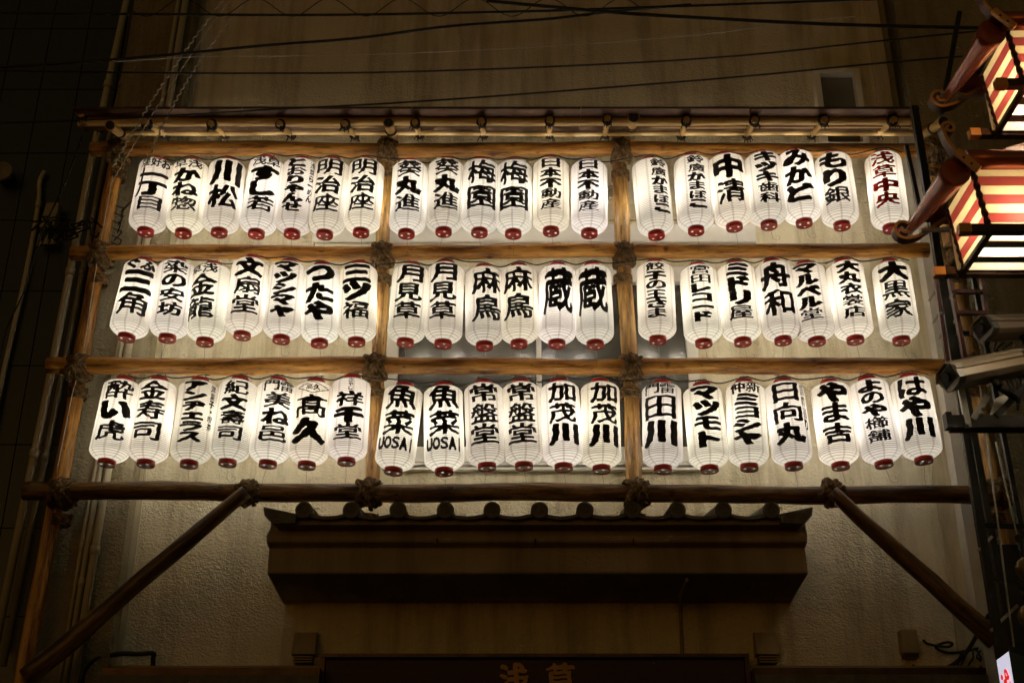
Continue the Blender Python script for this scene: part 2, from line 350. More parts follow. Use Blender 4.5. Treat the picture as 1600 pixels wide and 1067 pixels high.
# left neighbour facade of dark tiles
xn1 = xp0 - .02; yn = YW + .05
nb = thing('tiled_building', 'dark green tiled neighbouring building at the left edge', 'building', (xn1 - 1, yn, 0))
NO = (xn1 - 1, yn, 0)
mm = MB(); mm.box((xn1 - 4, yn, 0), (xn1, yn + .3, 11.0)); part(mm, 'backing_wall', M['grout'], nb, NO)
tm = MB(); tw, th = .30, .60
tm.box((0, 0, 0), (tw - .008, .018, th - .008)); tme = tm.mesh('tile', [M['dark_tile']])
z456 = P(60, 456, yn).z; x456 = P(69, 456, yn).x
for i in range(-6, 4):
    for j in range(-6, 10):
        x = x456 + i * tw; z = z456 + j * th
        if x + tw > xn1 or z < 0.3 or z + th > 11.0: continue
        o = link('tile', tme, nb); o.location = (x - NO[0], -.02 + random.uniform(-.001, .001), z)
        o.name = 'facade_tile'

# ------------------------------------------------------------------ logs and bamboo
def log(name, label, cat, p, q, r0, r1, m, group=None, wob=.012, seg=14, parent=None, nodes=None, bend=0):
    p, q = Vector(p), Vector(q); L = (q - p).length; n = max(8, int(L / .06))
    ph = [random.uniform(0, 6.28) for _ in range(6)]
    d = (q - p).normalized(); s1 = d.cross(Vector((.1, .9, .2))).normalized(); s2 = d.cross(s1)
    kn = [(random.uniform(0, n), random.uniform(0, 6.28)) for _ in range(int(L / .45) + 1)]
    pts = []
    for i in range(n + 1):
        t = i / n
        o = s1 * (math.sin(ph[0] + t * L * 2.1) + .5 * math.sin(ph[1] + t * L * 5)) * wob * .5 + s2 * math.sin(ph[2] + t * L * 1.7) * wob * .5
        e = min(1, t * 6, (1 - t) * 6)
        pts.append(Vector((0, 0, 0)) + (q - p) * t + o * e)
    def rad(i, a):
        t = i / n; r = r0 + (r1 - r0) * t
        r *= 1 + .035 * math.sin(ph[3] + t * L * 7 + 2 * a) + .02 * math.sin(ph[4] + t * L * 17 + 3 * a)
        for ki, ka in kn:
            dd = (i - ki) ** 2 * .6 + (math.atan2(math.sin(a - ka), math.cos(a - ka)) * 2) ** 2
            r += r0 * .10 * math.exp(-dd)
        if nodes:
            x = (t * L / nodes) % 1.0; x = min(x, 1 - x) * nodes
            r *= 1 + .09 * math.exp(-(x / .008) ** 2)
        return r
    mb = MB(); mb.tube(pts, rad, seg)
    # local x along the pole so that the grain runs lengthwise
    rot = d.to_track_quat('X', 'Z').to_matrix().to_4x4()
    inv = rot.inverted()
    mb.v = [tuple(inv @ Vector(v)) for v in mb.v]
    o = mb.build(name, m, parent); o.matrix_local = Matrix.Translation(p) @ rot if parent is None else Matrix.Translation(p - parent.location) @ rot
    if parent is None: tag(o, label, cat, group)
    return o

YR, YP, YL = 7.95, 8.06, 7.84
rails = [((143, 233), (1462, 235), 11.5, 'top'), ((112, 396), (1450, 391), 12.0, 'second'), ((75, 571), (1492, 573), 13.5, 'third'), ((38, 767), (1570, 773), 14.5, 'lowest')]
for (a, b, rp, nm) in rails:
    log('horizontal_pole', {'top': 'topmost horizontal cedar pole, just below the bamboo eave, brightly lit orange', 'second': 'second horizontal cedar pole, between the top and middle lantern rows',
        'third': 'third horizontal cedar pole, between the middle and bottom lantern rows', 'lowest': 'lowest and thickest horizontal cedar pole, under the bottom lantern row'}[nm], 'pole',
        P(*a, YR), P(*b, YR), rp * px(a[1], YR), rp * px(a[1], YR) * .96, M['log_shaded'] if nm == 'lowest' else M['log'], 'horizontal poles of the lantern frame', wob=.014, seg=18)
posts = [((192, 205), (28, 1100), 12, 'leftmost upright cedar post, leaning in from the dark left corner', M['log']),
         ((606, 200), (580, 790), 11, 'upright cedar post between the left and middle lantern bays', M['log_pale']),
         ((966, 205), (993, 795), 12, 'upright cedar post between the middle and right lantern bays', M['log_pale']),
         ((1450, 200), (1623, 1100), 12, 'rightmost upright cedar post behind the black steel ladder', M['log_pale'])]
for (a, b, rp, lb, m) in posts:
    log('upright_post', lb, 'post', P(*b, YP), P(*a, YP), rp * px(b[1], YP) * 1.05, rp * px(a[1], YP), m, 'upright posts of the lantern frame', wob=.012, seg=16)
log('brace_pole', 'diagonal cedar brace slanting down to the lower left corner', 'pole', P(385, 768, YR - .12), P(40, 1058, YR - .1), .048, .062, M['log_shaded'], 'diagonal braces of the lantern frame', seg=16)
log('brace_pole', 'diagonal cedar brace slanting down to the lower right', 'pole', P(1300, 768, YR - .12), P(1556, 1000, YR - .1), .044, .064, M['log_shaded'], 'diagonal braces of the lantern frame', seg=16)

# rope lashings: each one continuous rope wound over the crossing
def lashing(c, size, label, collar=None, tilt=0, tails=3, cdx=0):
    t_ = thing('rope_lashing', label, 'rope', c, 'rope lashings on the pole crossings')
    pts = []; turns = 15; seg = 20
    for i in range(turns * seg):
        k = i // seg; a = 2 * math.pi * i / seg
        block = k // 4
        ang = (R(48) if block % 2 == 0 else R(-48)) + tilt + (k % 4 - 1.5) * .16
        off = ((k % 4) - 1.5) * .018
        r = size * (1 + .05 * math.sin(k * 2.3) + .010 * block)
        x = math.cos(a) * r; y = math.sin(a) * r * 1.15
        d = off + .006 * math.sin(3 * a + k)
        sh = 1 - .25 * (d / .05) ** 2
        X = x * math.cos(ang) * sh - d * math.sin(ang); Z = x * math.sin(ang) * sh + d * math.cos(ang)
        pts.append((X, y + .03, Z))
    mb = MB(); mb.tube(pts, lambda i, a: .0105 * (1 + .22 * math.cos(2 * a - i * 1.3)), 7); mb.build('rope_coil', M['rope'], t_)
    # inner binding that fills the knot
    mb = MB(); n = 12
    mb.lathe([(.001, -size * .82), (size * .5, -size * .7), (size * .78, -size * .3), (size * .84, 0), (size * .78, size * .3), (size * .5, size * .7), (.001, size * .82)], 14, c=(0, .03, 0))
    mb.build('rope_core', M['rope'], t_)
    if collar:
        pts = []; dz, rad = collar
        for i in range(5 * 20):
            a = 2 * math.pi * i / 20
            pts.append((cdx + math.cos(a) * rad, .11 + math.sin(a) * rad, dz - i * .0008))
        mb = MB(); mb.tube(pts, .0075, 6); mb.build('rope_collar', M['rope'], t_)
    for k in range(tails):
        x = random.uniform(-.04, .04)
        pts = spline([(x, -size * 1.05, -.02), (x + random.uniform(-.05, .05), -size * 1.2, -.07), (x + random.uniform(-.08, .08), -size * 1.0, -.10 - random.uniform(0, .05))], 6)
        mb = MB(); mb.tube(pts, .0022, 5); mb.build('loose_end', M['rope'], t_)
    return t_
order = ['top', 'second', 'third', 'lowest']
L_posts = [(183, 155, 121, 95), (605, 596, 584, 574), (970, 974, 985, 994), (1458, 1497, 1520, 1562)]
names = ['leftmost post', 'post left of the middle bay', 'post right of the middle bay', 'rightmost post']
vs_ = [234, 396, 572, 768]
for pi in range(4):
    for ri in range(4):
        u = L_posts[pi][ri]; v = vs_[ri]
        lashing(P(u, v + 1, YR), .094 + .003 * ri, 'brown rope lashing tying the %s horizontal pole to the %s' % (order[ri], names[pi]), collar=(-.115, .062), tails=4, cdx=(-.012, 0, 0, 0)[pi])
lashing(P(386, 768, YR - .05), .084, 'bulging rope knot where the left diagonal brace meets the lowest pole', tilt=.4)
lashing(P(1299, 768, YR - .05), .09, 'bulging rope knot where the right diagonal brace meets the lowest pole', tilt=-.4)
# second collar on the left post
# ------------------------------------------------------------------ bamboo eave over the lanterns
def bam(name, label, p, q, r, group=None, cat='bamboo pole', parent=None):
    return log(name, label, cat, p, q, r, r * .93, M['bamboo'], group, wob=.006, seg=12, nodes=.38, parent=parent)
YE = 7.60
bam('eave_bamboo', 'long front bamboo pole under the dark eave board', P(128, 191, YE), P(1432, 189, YE), .033, 'long bamboo poles of the eave')
bam('eave_bamboo', 'second long bamboo pole of the eave, just behind the front one', P(122, 195, YE + .10), P(1432, 197, YE + .10), .020, 'long bamboo poles of the eave')
bam('eave_bamboo', 'rear long bamboo pole of the eave, lowest in view', P(180, 207, YE + .2), P(1432, 208, YE + .2), .024, 'long bamboo poles of the eave')
bam('eave_bamboo', 'short bamboo length laid on top of the eave in the middle', P(640, 177, YE - .03), P(975, 177, YE - .03), .016, 'long bamboo poles of the eave')
zb_ = P(0, 172, YE - .12).z
mb = MB(); x0 = P(116, 175, YE - .1).x; x1 = P(1436, 175, YE - .1).x
nseg = 9
eb = thing('eave_board', 'thin dark board laid over the bamboo eave above the top lanterns', 'board', (0, YE, zb_))
for k in range(5):
    a = x0 + (x1 - x0) * k / 5; b = x0 + (x1 - x0) * (k + 1) / 5 - .004
    mb = MB(); mb.box((a, YE - .13, zb_ + .002 * (k % 2)), (b, YE + .14, zb_ + .02)); o = part(mb, 'plank', M['bronze'], eb, (0, YE, zb_))
# short rafters with twine ties
raf = [(126, 176, 160, 202, .013), (226, 188, 262, 212, .017), (329, 190, 354, 212, .015), (436, 190, 458, 212, .014), (538, 190, 556, 213, .014),
       (648, 188, 657, 212, .014), (752, 186, 756, 212, .015), (859, 184, 858, 212, .015), (949, 182, 945, 212, .015),
       (1073, 184, 1063, 214, .015), (1180, 184, 1165, 214, .015), (1289, 184, 1265, 213, .016), (1397, 184, 1368, 212, .016)]
for i, (u0, v0, u1, v1, r) in enumerate(raf):
    p = P(u0, v0 + 3, YE - .07); q = P(u1, v1, YE + .27)
    where = ['leftmost', 'second', 'third', 'fourth', 'fifth', 'sixth', 'seventh', 'eighth', 'ninth', 'tenth', 'eleventh', 'twelfth', 'rightmost'][i]
    t_ = thing('bamboo_rafter', '%s short bamboo rafter of the eave from the left, tied with black twine' % where, 'bamboo rafter', p, 'short bamboo rafters of the eave')
    log('cane', None, None, p, q, r * 1.5, r * 1.4, M['bamboo'], parent=t_, wob=.003, seg=12, nodes=.2)
    d = (q - p).normalized()
    for f in (.10, .88):
        c = (q - p) * f; pts = []
        s1 = d.cross(Vector((0, 0, 1))).normalized(); s2 = s1.cross(d)
        for k in range(5 * 12):
            a = 2 * math.pi * k / 12
            pts.append(c + (s1 * math.cos(a) + s2 * math.sin(a)) * (r * 1.5 + .010 + .003 * math.sin(k)) + d * ((k / 60 - .5) * .035))
        mb = MB(); mb.tube(pts, .0065, 5); mb.build('twine', M['tie'], t_)
        for k in range(4):
            x = random.uniform(-.045, .045)
            pp = spline([c + Vector((0, -r - .008, -r)), c + Vector((x * .6, -r - .01, -r - .025)), c + Vector((x, -r, -r - .045 - random.uniform(0, .02)))], 4)
            mb = MB(); mb.tube(pp, .0035, 5); mb.build('twine_end', M['tie'], t_)
for (u0, v0, u1, v1, r, nm) in ((172, 196, 206, 222, .034, 'at the left end'), (607, 192, 616, 219, .034, 'over the post left of the middle bay'), (990, 183, 983, 217, .040, 'over the post right of the middle bay'), (1474, 190, 1440, 214, .036, 'at the right end')):
    p = P(u0, v0, YE - .06); q = P(u1, v1, YP + .02)
    t_ = thing('eave_beam', 'thick bamboo beam end jutting forward under the eave, %s' % nm, 'bamboo beam', p, 'thick beams carrying the eave')
    log('cane', None, None, p, q, r, r * .97, M['bamboo'], parent=t_, wob=.003, seg=16, nodes=.25)
    d = (p - q).normalized(); s1 = d.cross(Vector((0, 0, 1))).normalized(); s2 = s1.cross(d)
    mb = MB(); mb.add([s1 * math.cos(a * .3927) * r * .93 + s2 * math.sin(a * .3927) * r * .93 + d * .004 for a in range(16)], [tuple(range(16))]); mb.build('hollow_shade', M['tie'], t_)  # flat dark disc painting the shade inside the hollow cane
    pts = []
    for k in range(4 * 14):
        a = 2 * math.pi * k / 14
        pts.append((q - p) * .42 + (s1 * math.cos(a) + s2 * math.sin(a)) * (r + .006) + d * (k / 56 - .5) * .03)
    mb = MB(); mb.tube(pts, .004, 5); mb.build('twine', M['tie'], t_)

# ------------------------------------------------------------------ lettering: brush glyphs grown from plain outlines
GRID = 46; LO, HI = -.10, 1.10
_g = {}
def glyph(ch, weight=1.0):
    key = (ch, weight)
    if key in _g: return _g[key]
    cu = bpy.data.curves.new('glyph', 'FONT'); cu.body = ch; cu.resolution_u = 3
    ob = bpy.data.objects.new('glyph', cu); COL.objects.link(ob)
    me = bpy.data.meshes.new_from_object(ob.evaluated_get(bpy.context.evaluated_depsgraph_get()))
    V = np.array([v.co[:2] for v in me.vertices]); cnt = {}
    for p in me.polygons:
        for e in p.edge_keys: cnt[e] = cnt.get(e, 0) + 1
    E = np.array([e for e, c in cnt.items() if c == 1])
    tris = []
    me.calc_loop_triangles()
    T = np.array([t.vertices[:] for t in me.loop_triangles])
    bpy.data.objects.remove(ob); bpy.data.curves.remove(cu); bpy.data.meshes.remove(me)
    mn, mx = V.min(0), V.max(0); sz = np.maximum(mx - mn, 1e-3); ctr = (mn + mx) / 2
    sx = float(np.clip(.93 / sz[0], .9, 1.22 if ord(ch) > 255 else 3)); sy = float(np.clip(.90 / sz[1], .9, 1.15 if ord(ch) > 255 else 2))
    c0 = ctr.copy()
    if sz[1] < .4 and ord(ch) > 255: pass
    V = (V - c0) * np.array([sx, sy])
    # arch and lean of brushed sign letters
    V[:, 1] += .06 - .30 * (V[:, 0] ** 2) * (.5 + V[:, 1]).clip(0.3, 1) * (weight > .7) + .05 * V[:, 0]
    V += .5
    gx = np.linspace(LO, HI, GRID); X, Y = np.meshgrid(gx, gx); Q = np.stack([X.ravel(), Y.ravel()], 1)
    # wobble like a loaded brush
    sd = sum(map(ord, ch)) % 97
    Qw = Q + .010 * np.stack([np.sin(Q[:, 1] * 17 + sd) + np.sin(Q[:, 0] * 29 + sd), np.sin(Q[:, 0] * 19 + sd * 2) + np.sin(Q[:, 1] * 31)], 1)
    A = V[E[:, 0]]; B = V[E[:, 1]]; AB = B - A; L2 = (AB ** 2).sum(1) + 1e-12
    D = np.full(len(Qw), 9.0)
    for i in range(0, len(E), 60):
        a = A[None, i:i + 60]; ab = AB[None, i:i + 60]
        t = (((Qw[:, None] - a) * ab).sum(2) / L2[None, i:i + 60]).clip(0, 1)
        dd = Qw[:, None] - a - ab * t[..., None]
        D = np.minimum(D, np.sqrt((dd[..., 0] * .95) ** 2 + (dd[..., 1] * 1.12) ** 2).min(1))
    ins = np.zeros(len(Qw), bool)
    for t in T:
        a, b, c = V[t[0]], V[t[1]], V[t[2]]
        lo = np.minimum(np.minimum(a, b), c); hi = np.maximum(np.maximum(a, b), c)
        k = np.where((Qw[:, 0] >= lo[0]) & (Qw[:, 0] <= hi[0]) & (Qw[:, 1] >= lo[1]) & (Qw[:, 1] <= hi[1]) & ~ins)[0]
        if not len(k): continue
        q = Qw[k]
        def cr(p, r): return (r[0] - p[0]) * (q[:, 1] - p[1]) - (r[1] - p[1]) * (q[:, 0] - p[0])
        s1, s2, s3 = cr(a, b), cr(b, c), cr(c, a)
        ins[k[((s1 >= 0) & (s2 >= 0) & (s3 >= 0)) | ((s1 <= 0) & (s2 <= 0) & (s3 <= 0))]] = True
    D[ins] *= -1
    core = (Q[:, 0] > .03) & (Q[:, 0] < .97) & (Q[:, 1] > .03) & (Q[:, 1] < .97)
    f0 = float((D[core] < 0).mean()); qn = float(np.interp(f0, [.14, .32], [.65, .555]))
    r = float(np.clip(np.quantile(D[core], qn), .020, .095)) * weight
    nz = .006 * np.sin(Q[:, 0] * 11 + sd * 3) * np.sin(Q[:, 1] * 13 + sd)
    G = (D - r - nz).reshape(GRID, GRID)
    vs = []; fs = []; vid = {}
    def vert(key, p):
        if key not in vid: vid[key] = len(vs); vs.append(p)
        return vid[key]
    for j in range(GRID - 1):
        row = G[j:j + 2]
        for i in range(GRID - 1):
            g = (G[j, i], G[j, i + 1], G[j + 1, i + 1], G[j + 1, i])
            if min(g) >= 0: continue
            cs = ((i, j), (i + 1, j), (i + 1, j + 1), (i, j + 1)); poly = []
            for k in range(4):
                k2 = (k + 1) % 4; a, b = cs[k], cs[k2]
                if g[k] < 0: poly.append(vert(a, (gx[a[0]], gx[a[1]])))
                if (g[k] < 0) != (g[k2] < 0):
                    t = g[k] / (g[k] - g[k2])
                    poly.append(vert((min(a, b), max(a, b)), (gx[a[0]] + (gx[b[0]] - gx[a[0]]) * t, gx[a[1]] + (gx[b[1]] - gx[a[1]]) * t)))
            if len(poly) >= 3: fs.append(tuple(poly))
    _g[key] = (np.array(vs), fs); return _g[key]

# ------------------------------------------------------------------ the paper lantern
LR, LH = .1285, .632
def prof_r(z):
    """outer radius of the paper at height z"""
    z0, z1, z2, z3 = .032, .102, .545, .604
    rc = .058
    if z < z1: t = (z - z0) / (z1 - z0); return rc + (LR - rc) * (1 - (1 - max(t, 0)) ** 2.1)
    if z > z2: t = (z3 - z) / (z3 - z2); return rc + (LR - rc) * (1 - (1 - max(t, 0)) ** 2.6)
    return LR
def shell_mesh(seed=0):
    mb = MB(); prof = []; ms = []
    n = 42; z0, z1 = .032, .604
    zs = [z0 + (z1 - z0) * (k / n) for k in range(n + 1)]
    for k in range(n):
        za, zc = zs[k], zs[k + 1]; h = zc - za
        prof += [(prof_r(za) + .0012, za - h * .12), (prof_r(za) + .0012, za + h * .15), (prof_r(za + h * .5) - .0016, za + h * .5)]; ms += [1, 0, 0]
    prof.append((prof_r(z1), z1)); 
    mb.lathe(prof, 40, ms[:len(prof) - 1], smooth=False)
    rs = random.Random(seed); dents = [(rs.uniform(-3.14, 3.14), rs.uniform(.1, .55), rs.uniform(-.0035, .0018), rs.uniform(.3, .7), rs.uniform(.02, .07)) for _ in range(9)]
    ph = rs.uniform(0, 6)
    for i, (x, y, z) in enumerate(mb.v):
        a = math.atan2(x, y); d = .0009 * math.sin(3 * a + ph + z * 9)
        for da, dz_, am, wa, wz in dents:
            q = math.atan2(math.sin(a - da), math.cos(a - da)); d += am * math.exp(-(q / wa) ** 2 - ((z - dz_) / wz) ** 2)
        rr = math.hypot(x, y); f = (rr + d) / rr; mb.v[i] = (x * f, y * f, z + .0012 * math.sin(2 * a + ph + z * 14))
    return mb.mesh('paper_shell', [M['paper'], M['wire']])
SHELLS = [shell_mesh(k) for k in range(6)]
def ring_mesh():
    mb = MB(); mb.lathe([(.050, .600), (.058, .598), (.0595, .603), (.0595, .628), (.057, .632), (.051, .632), (.050, .600)], 32)
    return mb.mesh('top_ring', [M['red']])
RING = ring_mesh()
def cap_mesh():
    mb = MB(); mb.add([(.046 * math.sin(k * .3927), .046 * math.cos(k * .3927), .009) for k in range(16)], [tuple(range(16))], 2)  # added white disc, catches bulb light so the openings look lit
    mb.lathe([(.0585, .036), (.0595, .032), (.0595, .004), (.057, 0)], 32, 0)
    # underside disc with three round openings that show the added white disc above
    seg = 36; rr = [.057, .047, .040, .033, .026, .012, .0005]
    vs = []; fs = []
    for r in rr:
        for k in range(seg): a = 2 * math.pi * k / seg; vs.append((r * math.sin(a), r * math.cos(a), .0 if r > .05 else .002))
    for i in range(len(rr) - 1):
        for k in range(seg):
            if i in (2, 3) and (k % 12) in (0, 1, 2): continue
            k2 = (k + 1) % seg; fs.append((i * seg + k, i * seg + k2, (i + 1) * seg + k2, (i + 1) * seg + k))
    mb.add(vs, fs, 1); return mb.mesh('bottom_cap', [M['red'], M['cap'], M['diffuser']])
CAP = cap_mesh()
def wire_handle():
    mb = MB()
    for s in (-1, 1):
        mb.tube(spline([(s * .052, 0, .622), (s * .035, 0, .66), (s * .012, .05, .69), (0, .11, .71)], 5), .0022, 5)
    return mb.mesh('hanging_wire', [M['cable']])
HANDLE = wire_handle()
CORDS = []
for k in range(5):
    mb = MB(); x = random.uniform(-.02, .02); y = -.01
    p = [(0, 0, .002), (x * .5, y, -.05), (x, y, -.10)]
    if k % 2: p += [(x + .03, y - .01, -.12), (x + .05, y, -.09), (x + .03, y, -.075)]
    else: p += [(x + random.uniform(-.02, .02), y, -.17)]
    mb.tube(spline(p, 8), .0011, 4); CORDS.append(mb.mesh('pull_cord', [M['string']]))

def put(mb, ch, cx, cz, w_, h_, weight=1.0):
    vs, fs = glyph(ch, weight)
    out = []
    for x, y in vs:
        th = (cx + (x - .5) * w_) / LR; z = cz + (y - .5) * h_
        r = prof_r(z) + .0026
        out.append((r * math.sin(th), -r * math.cos(th), z))
    mb.add(out, fs, 0)
def lettering(spec, name, m, parent):
    mb = MB(); top = .566; bot = .126
    main = spec['t']; n = len(main)
    if spec.get('row'):
        rw = spec['row']; k = len(rw); cw = (.205 if k == 2 else .215) / k
        for i, ch in enumerate(rw): put(mb, ch, (i - (k - 1) / 2) * cw * 1.04, .535, cw * 1.04, .088, .8)
        top = .488
    if spec.get('foot'):
        rw = spec['foot']; k = len(rw); cw = .052
        for i, ch in enumerate(rw): put(mb, ch, (i - (k - 1) / 2) * cw, .165, cw * (.92 if ch != 'I' else .42), .085, 1.5)
        bot = .21; top = .58
    if spec.get('diamond'):
        def ln(a, b):
            N = 14; vs = []; fs = []
            d = Vector(b) - Vector(a); nn = Vector((-d.y, d.x)).normalized() * .0028
            for i in range(N + 1):
                q = Vector(a) + d * (i / N)
                for s in (-1, 1):
                    x, z = q + nn * s; r = prof_r(z) + .003; vs.append((r * math.sin(x / LR), -r * math.cos(x / LR), z))
            for i in range(N): fs.append((i * 2, i * 2 + 2, i * 2 + 3, i * 2 + 1))
            mb.add(vs, fs, 0)
        for a, b in (((-.11, .53), (0, .572)), ((0, .572), (.11, .53)), ((.11, .53), (0, .488)), ((0, .488), (-.11, .53))): ln(a, b)
        put(mb, '高', -.024, .53, .045, .045, .6); put(mb, '久', .024, .53, .045, .045, .6)
        top = .478
    if spec.get('head'):     # little vertical heading
        for i, ch in enumerate(spec['head']): put(mb, ch, 0.0, .578 - i * .028, .03 if i else .036, .03, .5)
        top = .475
    H = top - bot; h = H / n; w_ = spec.get('w', {1: .23, 2: .222, 3: .195, 4: .172, 5: .152, 6: .14}[n])
    cx = spec.get('cx', 0)
    hs = spec.get('h'); z = top
    if n == 1: z = .545; h = .385
    if n == 2 and not spec.get('foot') and not spec.get('diamond') and not spec.get('row'): h = .208; z = .552
    for i, ch in enumerate(main):
        hh = h
        put(mb, ch, cx + random.uniform(-.003, .003), z - hh / 2, w_, hh * .98)
        z -= hh
    if spec.get('side'):
        sd = spec['side']; k = len(sd); hh = .33 / k
        for i, ch in enumerate(sd): put(mb, ch, spec.get('sx', .115) , .555 - (i + .5) * hh, .044, hh, .75)
    return mb.build(name, m, parent)

T = lambda t, **k: dict(t=t, **k)
ROWS = [
 [ # top row: (bottom u, v), (top u, v), yaw shift, bulb side, spec
  [(227, 366), (245, 249), -.10, 1, T('一丁目', row='焼好お')], [(286, 368), (298, 247), -.22, 1, T('かね惣', row='草浅')], [(342, 367), (355, 247), -.04, 1, T('川松')],
  [(400, 369), (418, 243), -.06, 1, T('すし若', row='浅草')], [(456, 369), (471, 245), -.10, 1, T('とおりゃんせ', side='浅草らーめん', sx=.10, cx=-.02)], [(507, 370), (520, 246), -.18, 1, T('明治座')], [(564, 367), (573, 246), -.14, 1, T('明治座')],
  [(635, 369), (641, 252), -.05, .6, T('葵丸進')], [(693, 366), (697, 248), .10, 1, T('葵丸進')], [(749, 367), (752, 248), .08, -.8, T('梅園')], [(802, 369), (804, 248), 0, .7, T('梅園')], [(861, 365), (861, 245), 0, -.8, T('日本不動産')], [(921, 368), (921, 252), -.03, .8, T('日本不動産')],
  [(1026, 371), (1015, 245), .50, -1, T('鈴廣かまぼこ', w=.13)], [(1088, 364), (1081, 240), .26, -1, T('鈴廣かまぼこ', w=.13)], [(1148, 358), (1134, 240), .08, -1, T('中清')], [(1202, 355), (1192, 238), .22, -1, T('キヅキ歯科')], [(1257, 352), (1242, 235), .08, -1, T('みかど')], [(1316, 356), (1302, 237), 0, -1, T('もり銀')], [(1393, 361), (1381, 234), 0, -1, T('浅草中央', red=1)]],
 [[(197, 531), (223, 406), -.15, 1, T('三角', row='ぐふ')], [(261, 532), (275, 405), -.08, 1, T('染の安坊')], [(320, 538), (331, 410), -.55, 1, T('金龍', row='草浅')], [(378, 528), (391, 402), -.06, 1, T('文扇堂')], [(439, 534), (450, 405), -.15, 1, T('マツシマヤ')], [(499, 540), (501, 410), -.10, 1, T('つたや')], [(557, 538), (560, 410), -.16, 1, T('三ツ福')],
  [(633, 539), (643, 412), -.05, .8, T('月見草')], [(692, 541), (697, 406), -.12, 1, T('月見草')], [(757, 544), (755, 413), .16, -1, T('麻鳥')], [(811, 541), (811, 411), -.05, 1, T('麻鳥')], [(870, 541), (872, 410), .05, -1, T('蔵')], [(930, 542), (926, 410), -.04, -1, T('蔵')],
  [(1028, 535), (1024, 407), .04, 1, T('餃子の王さま')], [(1100, 540), (1091, 410), .12, -1, T('宮田レコード')], [(1161, 538), (1150, 407), .10, -1, T('ミドリ屋')], [(1224, 536), (1208, 404), .08, -1, T('舟和')], [(1277, 537), (1260, 410), -.05, -1, T('マルベル堂')], [(1337, 535), (1320, 404), .22, -1, T('大丸衣裳店')], [(1409, 536), (1393, 405), .12, -1, T('大黒家')]],
 [[(166, 727), (192, 589), -.16, 1, T('酔い虎')], [(227, 728), (246, 589), -.24, 1, T('金寿司')], [(295, 729), (310, 591), -.18, 1, T('アンヂェラス', side='洋菓子・喫茶', sx=.125)], [(355, 727), (373, 588), -.12, 1, T('紀文壽司')], [(418, 729), (433, 589), .12, 1, T('美ね邑', row='門雷')], [(479, 731), (492, 592), -.10, 1, T('髙久', diamond=1)], [(541, 725), (549, 587), -.05, -1, T('祥千堂', head='小ばやし')],
  [(614, 740), (632, 597), -.05, 1, T('魚菜', foot='UOSAI')], [(694, 741), (692, 597), .02, -.6, T('魚菜', foot='UOSAI')], [(761, 733), (755, 595), -.05, 1, T('常盤堂')], [(819, 732), (814, 592), -.04, -1, T('常盤堂')], [(881, 734), (874, 591), .10, 1, T('加茂川')], [(940, 737), (938, 591), .22, -1, T('加茂川')],
  [(1036, 737), (1035, 593), -.10, .8, T('田川', row='門雷')], [(1109, 737), (1098, 597), .14, -1, T('マツモト')], [(1171, 734), (1165, 592), .04, -1, T('ミヨシヤ', row='仲新')], [(1241, 732), (1225, 591), .08, -1, T('日向丸', side='国際通り', sx=.125)], [(1314, 732), (1298, 592), .12, -1, T('やま吉')], [(1382, 729), (1357, 587), .06, -1, T('よのや櫛舗')], [(1444, 723), (1423, 583), .06, -1, T('はや川')]]]
ordn = ['first', 'second', 'third', 'fourth', 'fifth', 'sixth', 'seventh']
num = {1: 'one', 2: 'two', 3: 'three', 4: 'four', 5: 'five', 6: 'six'}
BULB = 3.95
